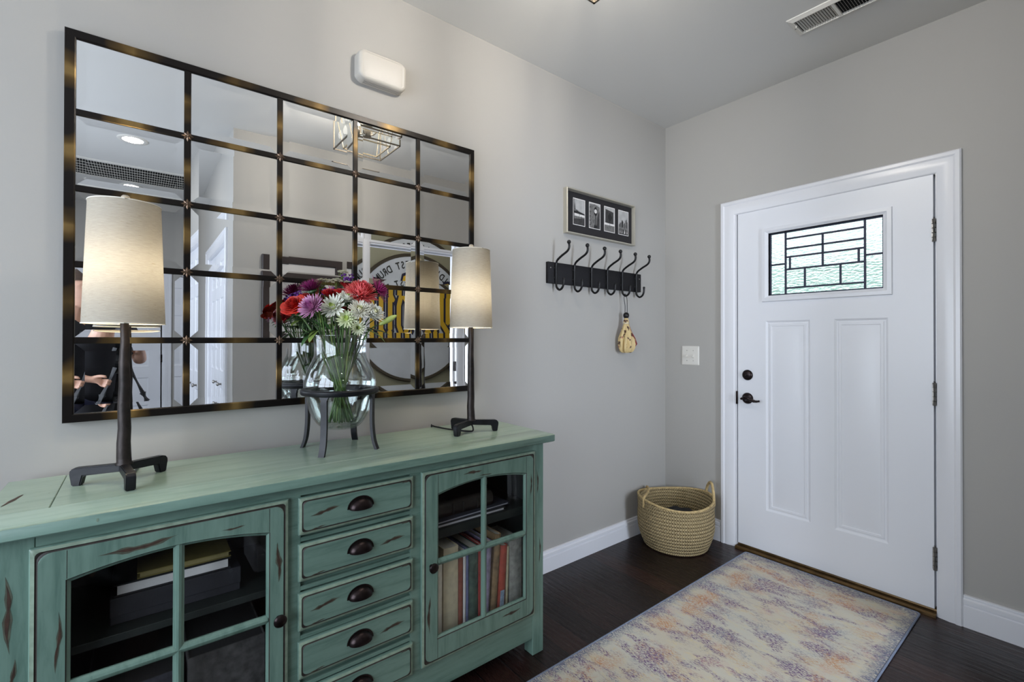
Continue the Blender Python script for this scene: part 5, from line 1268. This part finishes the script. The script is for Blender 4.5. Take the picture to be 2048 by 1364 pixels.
# ------------------------------------------------------------------ rug
def rug_mat():
    n = NT('faded_abstract_rug')
    tc = n.n('ShaderNodeTexCoord'); sp = n.n('ShaderNodeSeparateXYZ'); n.link(tc.outputs['Object'], sp.inputs[0])
    big = n.noise(n.coords((1.5, 2.2, 1)), 2.6, 3, .55, .4); mid = n.noise(n.coords((3.2, 7, 1)), 5, 5, .7, .3); fine = n.noise(n.coords((28, 70, 1)), 3.0, 4, .75)
    fine2 = n.noise(n.coords((24, 60, 1), (0, 0, .25)), 3.4, 4, .75)
    cream = lin((190, 185, 170)); blue = lin((104, 110, 134)); purple = lin((98, 66, 108)); orange = lin((178, 134, 92)); rose_ = lin((190, 150, 138)); yel = lin((204, 186, 138))
    def mask(src, lo, hi): return n.ramp(src, [(lo, (0, 0, 0)), (hi, (1, 1, 1))])
    col = n.mix(mask(big, .42, .66), cream, lin((190, 180, 160)))
    col = n.mix(n.math('MULTIPLY', mask(mid, .50, .62), n.math('MULTIPLY', mask(fine, .40, .60), .75)), col, yel)
    o1 = n.noise(n.coords((2.2, 3.6, 1), (0, 0, .0)), 2.3, 3, .6, .5)
    col = n.mix(n.math('MULTIPLY', mask(o1, .54, .66), n.math('MULTIPLY', mask(fine, .47, .54), .9)), col, orange)
    p1 = n.noise(n.coords((2.0, 5, 1), (0, 0, .12)), 2.9, 4, .62, .4)
    col = n.mix(n.math('MULTIPLY', mask(p1, .50, .58), n.math('MULTIPLY', mask(fine2, .48, .54), 1.0)), col, purple)
    b1 = n.noise(n.coords((2.4, 4.4, 1), (0, 0, -.1)), 2.4, 4, .6, .4)
    col = n.mix(n.math('MULTIPLY', mask(b1, .52, .64), n.math('MULTIPLY', mask(fine, .51, .56), .9)), col, blue)
    r1 = n.noise(n.coords((1.8, 3, 1)), 3.7, 3, .6)
    col = n.mix(n.math('MULTIPLY', mask(r1, .56, .66), n.math('MULTIPLY', mask(fine2, .42, .6), .6)), col, rose_)
    # border bands: blue-grey at the very edge, a rusty band inside it
    dy_ = n.math('SUBTRACT', RGY1, sp.outputs['Y']); dx_ = n.math('MINIMUM', n.math('SUBTRACT', sp.outputs['X'], RGX0), n.math('SUBTRACT', RGX1, sp.outputs['X']))
    e1 = n.math('MINIMUM', dy_, n.math('MULTIPLY', dx_, 1.5)); wob = n.math('MULTIPLY', n.math('SUBTRACT', mid, .5), .10); e = n.math('ADD', e1, wob)
    col = n.mix(n.math('MULTIPLY', n.ramp(e, [(.025, (1, 1, 1)), (.085, (0, 0, 0))]), mask(fine, .42, .54)), col, lin((92, 98, 118)))
    band = n.ramp(e, [(.10, (0, 0, 0)), (.14, (1, 1, 1)), (.20, (1, 1, 1)), (.25, (0, 0, 0))])
    col = n.mix(n.math('MULTIPLY', band, n.math('MULTIPLY', mask(o1, .44, .60), mask(fine, .44, .58))), col, lin((180, 122, 76)))
    col = n.mix(n.math('MULTIPLY', n.math('MULTIPLY', n.ramp(e, [(.22, (0, 0, 0)), (.3, (1, 1, 1)), (.36, (1, 1, 1)), (.42, (0, 0, 0))]), mask(p1, .42, .56)), mask(fine2, .46, .58)), col, purple)
    n.pbsdf(Base_Color=col, Roughness=.95, Specular_IOR_Level=.1, Sheen_Weight=.15, Normal=n.bump(n.noise(n.coords(), 420, 2), .5, .003)); return n.m
RGX0, RGX1, RGY0, RGY1 = .580, 1.384, -2.30, -.046
t = thing('area_rug', 'faded cream, purple and orange rug on the dark floor before the door', 'rug', (0, 0, 0))
b = B(); loops(b, [[(x, y, z) for x, y in rrect(RGX0+i, RGX1-i, RGY0+i, RGY1-i, .012-i*.4)] for z, i in ((.0015, .004), (.0075, .004), (.0085, .010))], capstart=True); link('pile', b, rug_mat(), t, 0)
b = B(); pts = rrect(RGX0, RGX1, RGY0, RGY1, .014)
tube(b, [(x, y, .0048) for x, y in pts+[pts[0]]], .0047, 8, False); link('edge_binding', b, M('blue_grey_binding', (112, 120, 138), .9, var=.2, vscale=200), t, 60)

# ------------------------------------------------------------------ photographer and tripod, seen in the mirror
FW, RT = Vector((-.783, .622, 0)), Vector((.622, .783, 0)); PC = Vector((2.24, -3.165, 0))
def Q(f, r, z): return PC+FW*f+RT*r+Vector((0, 0, z))
def skin(name, nodes, edges, mat, parent, root=0, sub=2):
    # nodes: list of (f, r, z, radius or (rx, ry))
    me = bpy.data.meshes.new(name); base = Vector(parent.location)
    me.from_pydata([Q(*n[:3])-base for n in nodes], edges, []); o = bpy.data.objects.new(name, me); COL.objects.link(o); o.parent = parent
    m = o.modifiers.new('skin', 'SKIN'); m.use_smooth_shade = True; m.branch_smoothing = .6
    sv = me.skin_vertices[0].data
    for i, n in enumerate(nodes):
        r = n[3]; sv[i].radius = r if isinstance(r, tuple) else (r, r); sv[i].use_root = (i == root)
    sb = o.modifiers.new('smooth', 'SUBSURF'); sb.levels = sub; sb.render_levels = sub
    me.materials.append(mat); return o
m_skin = M('skin_tone', (206, 160, 136), .5, var=.06, vscale=20); m_shirt = M('black_shirt', (24, 24, 30), .8, var=.2, vscale=12); m_pants = M('navy_trousers', (38, 40, 66), .8, var=.2, vscale=14); m_hair = M('brown_hair', (62, 44, 32), .6, var=.3, vscale=60); m_shoe = M('dark_shoe', (30, 30, 34), .5)
ph = thing('person', 'person in black shirt and navy trousers behind a tripod, seen only in the mirror', 'person', tuple(PC))
N_, E_ = [], []
def add(n, par=None):
    N_.append(n); i = len(N_)-1
    if par is not None: E_.append((par, i))
    return i
pel = add((0, 0, .94, (.075, .055))); sp1 = add((.02, 0, 1.08, (.115, .085)), pel); sp2 = add((.05, 0, 1.22, (.125, .090)), sp1); sp3 = add((.075, 0, 1.335, (.12, .08)), sp2)
nk = add((.095, 0, 1.42, .070), sp3); nk2 = add((.122, 0, 1.475, .062), nk); nk3 = add((.140, 0, 1.535, .058), nk2)
for sg in (1, -1):
    hip = add((0, sg*.095, .88, .050), pel); kn = add((.035, sg*.11, .50, .045), hip); an = add((-.02, sg*.115, .09, .040), kn); he = add((.02, sg*.12, .035, .036), an); to = add((.16, sg*.135, .028, (.036, .024)), he)
    sh = add((.07, sg*.165, 1.375, .058), sp3)
    if sg > 0: el, wr, pm = (.10, .255, 1.125), (.262, .125, 1.222), (.305, .085, 1.248)
    else: el, wr, pm = (.01, -.285, 1.125), (.165, -.135, 1.035), (.205, -.095, 1.022)
    mid = tuple((a+c)/2 for a, c in zip((.07, sg*.185, 1.36), el))
    um = add((*mid, .046), sh); ei = add((*el, .040), um); fm = add(tuple(a*.55+c*.45 for a, c in zip(el, wr))+(.036,), ei); wi = add((*wr, (.026, .022)), fm); pi_ = add((*pm, (.036, .018)), wi)
    dvec = Vector([c-a for a, c in zip(wr, pm)]).normalized(); side_ = dvec.cross(Vector((0, 0, 1))).normalized(); upv = side_.cross(dvec)
    for q, (off, ln) in enumerate(((.027, .064), (.009, .074), (-.009, .069), (-.027, .054))):
        k0 = Vector(pm)+upv*off+dvec*.026; k1 = k0+dvec*ln*.45+side_*-sg*.010; k2 = k1+dvec*ln*.15+side_*-sg*ln*.42; k3 = k2-dvec*ln*.30+side_*-sg*ln*.16
        a_ = add((*k0, .0098), pi_); b_ = add((*k1, .0092), a_); c_ = add((*k2, .0086), b_); add((*k3, .0078), c_)
    k0 = Vector(pm)-dvec*.012+upv*.024-side_*sg*.010; k1 = k0+dvec*.030+upv*.010-side_*sg*.022; k2 = k1+dvec*.026-side_*sg*.008
    a_ = add((*k0, .0125), pi_); b_ = add((*k1, .0108), a_); add((*k2, .009), b_)
body = skin('body_frame', N_, E_, m_skin, ph)
bpy.context.view_layer.update()
dg = bpy.context.evaluated_depsgraph_get(); bme = bpy.data.meshes.new_from_object(body.evaluated_get(dg)); bpy.data.objects.remove(body)
b = B(); b.from_mesh(bme)
def blob(c, r, sc, u=28, v=20, fn=None):
    t_ = bmesh.new(); bmesh.ops.create_uvsphere(t_, u_segments=u, v_segments=v, radius=1)
    for q in t_.verts:
        x, y, z = q.co
        if fn: x, y, z = fn(x, y, z)
        q.co = FW*(x*r*sc[0])+RT*(y*r*sc[1])+Vector((0, 0, z*r*sc[2]))+Q(*c)-PC
    merge(b, t_)
def skull(x, y, z):
    k = 1-.30*max(0, -z)**1.5; y *= k; x = x*(1-.12*max(0, -z)) + (.16*max(0, -z)**1.2 if x > 0 else .30*max(0, -z)**1.5)
    if x > .3: y *= 1-.10*(x-.3)
    if x > .5 and -.05 < z < .22: x -= .10*math.exp(-((abs(y)-.40)/.20)**2)*math.exp(-((z-.08)/.12)**2)
    return x, y, z
blob((.150, 0, 1.590), .118, (.84, .68, 1.0), 40, 30, skull)
blob((.247, 0, 1.574), .016, (1.0, .85, 1.3)); blob((.240, 0, 1.594), .011, (.9, .8, 1.9)); blob((.220, 0, 1.500), .015, (.6, 1.2, .7))
for sg in (1, -1): blob((.140, sg*.080, 1.586), .030, (.62, .30, 1.05))
me_ = bpy.data.meshes.new('body'); b.to_mesh(me_); b.free(); bpy.data.meshes.remove(bme)
me_.materials.clear(); me_.materials.append(m_skin); body = bpy.data.objects.new('body', me_); COL.objects.link(body); body.parent = ph
md = body.modifiers.new('join', 'REMESH'); md.mode = 'VOXEL'; md.voxel_size = .0045; md.use_smooth_shade = True
md = body.modifiers.new('smooth', 'SMOOTH'); md.factor = .5; md.iterations = 3
def HB(name, items, mat):
    b = B()
    for c, r, sc in items:
        t_ = bmesh.new(); bmesh.ops.create_uvsphere(t_, u_segments=16, v_segments=10, radius=r)
        for v in t_.verts: v.co = FW*(v.co.x*sc[0])+RT*(v.co.y*sc[1])+Vector((0, 0, v.co.z*sc[2]))+Q(*c)
        merge(b, t_)
    return link(name, b, mat, ph, 60)
for sg in (1, -1):
    HB('eye', [((.228, sg*.031, 1.600), .0125, (.8, 1.25, .75))], M('eye_white', (226, 222, 216), .3) if sg > 0 else bpy.data.materials['eye_white'])
    HB('iris', [((.2362, sg*.031, 1.600), .0056, (.5, 1, 1))], M('iris_brown', (60, 40, 28), .3) if sg > 0 else bpy.data.materials['iris_brown'])
    HB('eyebrow', [((.238, sg*.033, 1.622), .017, (.35, 1.15, .20))], m_hair)
HB('lips', [((.2405, 0, 1.540), .018, (.42, 1.25, .36))], M('lip_tone', (176, 106, 96), .5))
b = B(); t_ = bmesh.new(); bmesh.ops.create_uvsphere(t_, u_segments=36, v_segments=24, radius=1)
for v in list(t_.verts):
    x, y, z = v.co
    if (x > .15 and z < .38-.10*y*y) or (x > -.25 and z < -.05) or z < -.62: t_.verts.remove(v)
for v in t_.verts:
    k = 1+.03*math.sin(v.co.y*22+v.co.z*9)
    v.co = FW*(v.co.x*.109*k)+RT*(v.co.y*.089*k)+Vector((0, 0, v.co.z*.124*k))+Q(.146, 0, 1.594)
merge(b, t_); link('hair', b, m_hair, ph, 60)
skin('shirt', [(0, 0, .82, (.200, .165)), (.02, 0, 1.06, (.160, .130)), (.05, 0, 1.22, (.160, .125)), (.075, 0, 1.335, (.165, .122)), (.09, 0, 1.400, (.098, .092)), (.07, .160, 1.375, .090), (.078, .205, 1.28, .064), (.086, .222, 1.235, .058), (.07, -.160, 1.375, .090), (.045, -.225, 1.28, .064), (.035, -.24, 1.235, .058)],
     [(0, 1), (1, 2), (2, 3), (3, 4), (3, 5), (5, 6), (6, 7), (3, 8), (8, 9), (9, 10)], m_shirt, ph)
skin('trousers', [(0, 0, 1.00, (.160, .128)), (0, .10, .82, .116), (.035, .112, .50, .076), (-.018, .116, .10, .062), (0, -.10, .82, .116), (.035, -.112, .50, .076), (-.018, -.116, .10, .062)], [(0, 1), (1, 2), (2, 3), (0, 4), (4, 5), (5, 6)], m_pants, ph)
for sg in (1, -1):
    b = B(); t_ = bmesh.new(); bmesh.ops.create_uvsphere(t_, u_segments=20, v_segments=12, radius=1)
    for v in t_.verts: v.co = FW*(v.co.x*.135)+RT*(v.co.y*.048)+Vector((0, 0, max(v.co.z, -.55)*.062*(1 if v.co.x < .2 else .75)))+Q(.06, sg*.127, .036)
    merge(b, t_); link('shoe', b, m_shoe, ph, 60)

# camera and tripod
TC = CAM-Vector((F.x, F.y, 0)).normalized()*.085; fwd = Vector((F.x, F.y, 0)).normalized(); rgt = Vector((fwd.y, -fwd.x, 0))
def loc3(a, r, z): return Vector((CAM.x, CAM.y, CAM.z))+fwd*a+rgt*r+Vector((0, 0, z))
def obox(b, a0, a1, r0, r1, z0, z1, bev=.004):
    t_ = bmesh.new(); box(t_, a0, a1, r0, r1, z0, z1, bev)
    for v in t_.verts: v.co = loc3(v.co.x, v.co.y, v.co.z)
    merge(b, t_)
m_cam = M('black_camera_body', (22, 22, 24), .55)
pc = thing('photo_camera', 'black camera mounted on the tripod, seen only in the mirror', 'camera', tuple(TC))
b = B(); obox(b, -.175, -.105, -.070, .070, -.055, .040); obox(b, -.165, -.110, -.030, .030, .035, .066, .008); obox(b, -.115, -.085, -.072, -.040, -.050, .035, .008); link('camera_body', b, m_cam, pc, 40)
b = B(); tube(b, [loc3(-.110, 0, 0), loc3(-.070, 0, 0), loc3(-.069, 0, 0), loc3(-.032, 0, 0), loc3(-.031, 0, 0), loc3(-.034, 0, 0)], [.034, .034, .038, .038, .034, .030], 28); link('lens', b, m_cam, pc, 40)
tr = thing('tripod', 'black tripod with pale grey lower legs holding the camera, seen only in the mirror', 'tripod', (TC.x, TC.y, 0))
m_tleg = M('grey_tripod_tube', (158, 160, 170), .35, .7)
ax_ = loc3(-.140, 0, 0); ax_.z = 0; topz = CAM.z-.057
b = B(); cyl(b, ax_+Vector((0, 0, .72)), ax_+Vector((0, 0, topz-.075)), .014, 18); link('centre_column', b, m_cam, tr)
b = B(); cyl(b, ax_+Vector((0, 0, topz-.085)), ax_+Vector((0, 0, topz-.012)), .030, 22); lathe(b, [(.0, topz-.014), (.044, topz-.014), (.044, topz-.001), (0, topz-.001)], ax_, 24); link('pan_head', b, m_cam, tr)
hs = ax_+Vector((0, 0, topz-.045)); he_ = loc3(-.23, .125, -.100)
b = B(); tube(b, smooth_path([hs, hs*.5+he_*.5, he_*.8+hs*.2, he_]), [.006]*7+[.012]*12, 14); link('pan_handle', b, m_cam, tr)
b = B(); cyl(b, ax_+Vector((0, 0, topz-.165)), ax_+Vector((0, 0, topz-.100)), .036, 22); link('collar', b, m_cam, tr)
for az in (240, 345, 100):
    d = Vector((math.cos(math.radians(az)), math.sin(math.radians(az)), 0)); p0 = ax_+d*.036+Vector((0, 0, topz-.13)); p1 = ax_+d*.50; L_ = p1-p0
    lg = bpy.data.objects.new('leg', None); COL.objects.link(lg); lg.empty_display_size = .02; lg.parent = tr; lg.location = p0-Vector(tr.location)
    def lput(o): o.parent = lg; o.data.transform(Matrix.Translation(-p0))
    b = B(); tube(b, [p0, p0+L_*.16], [.015, .014], 14); lput(link('upper_tube', b, m_cam, None))
    b = B(); tube(b, [p0+L_*.15, p0+L_*.20], [.019, .018], 14); lput(link('leg_lock', b, m_cam, None))
    b = B(); tube(b, [p0+L_*.19, p0+L_*.62], .0115, 14); lput(link('lower_tube', b, m_tleg, None))
    b = B(); tube(b, [p0+L_*.61, p0+L_*.965], .009, 14); lput(link('lower_tube', b, m_tleg, None))
    b = B(); ball(b, p1+Vector((0, 0, .013)), .013); lput(link('rubber_foot', b, m_cam, None))
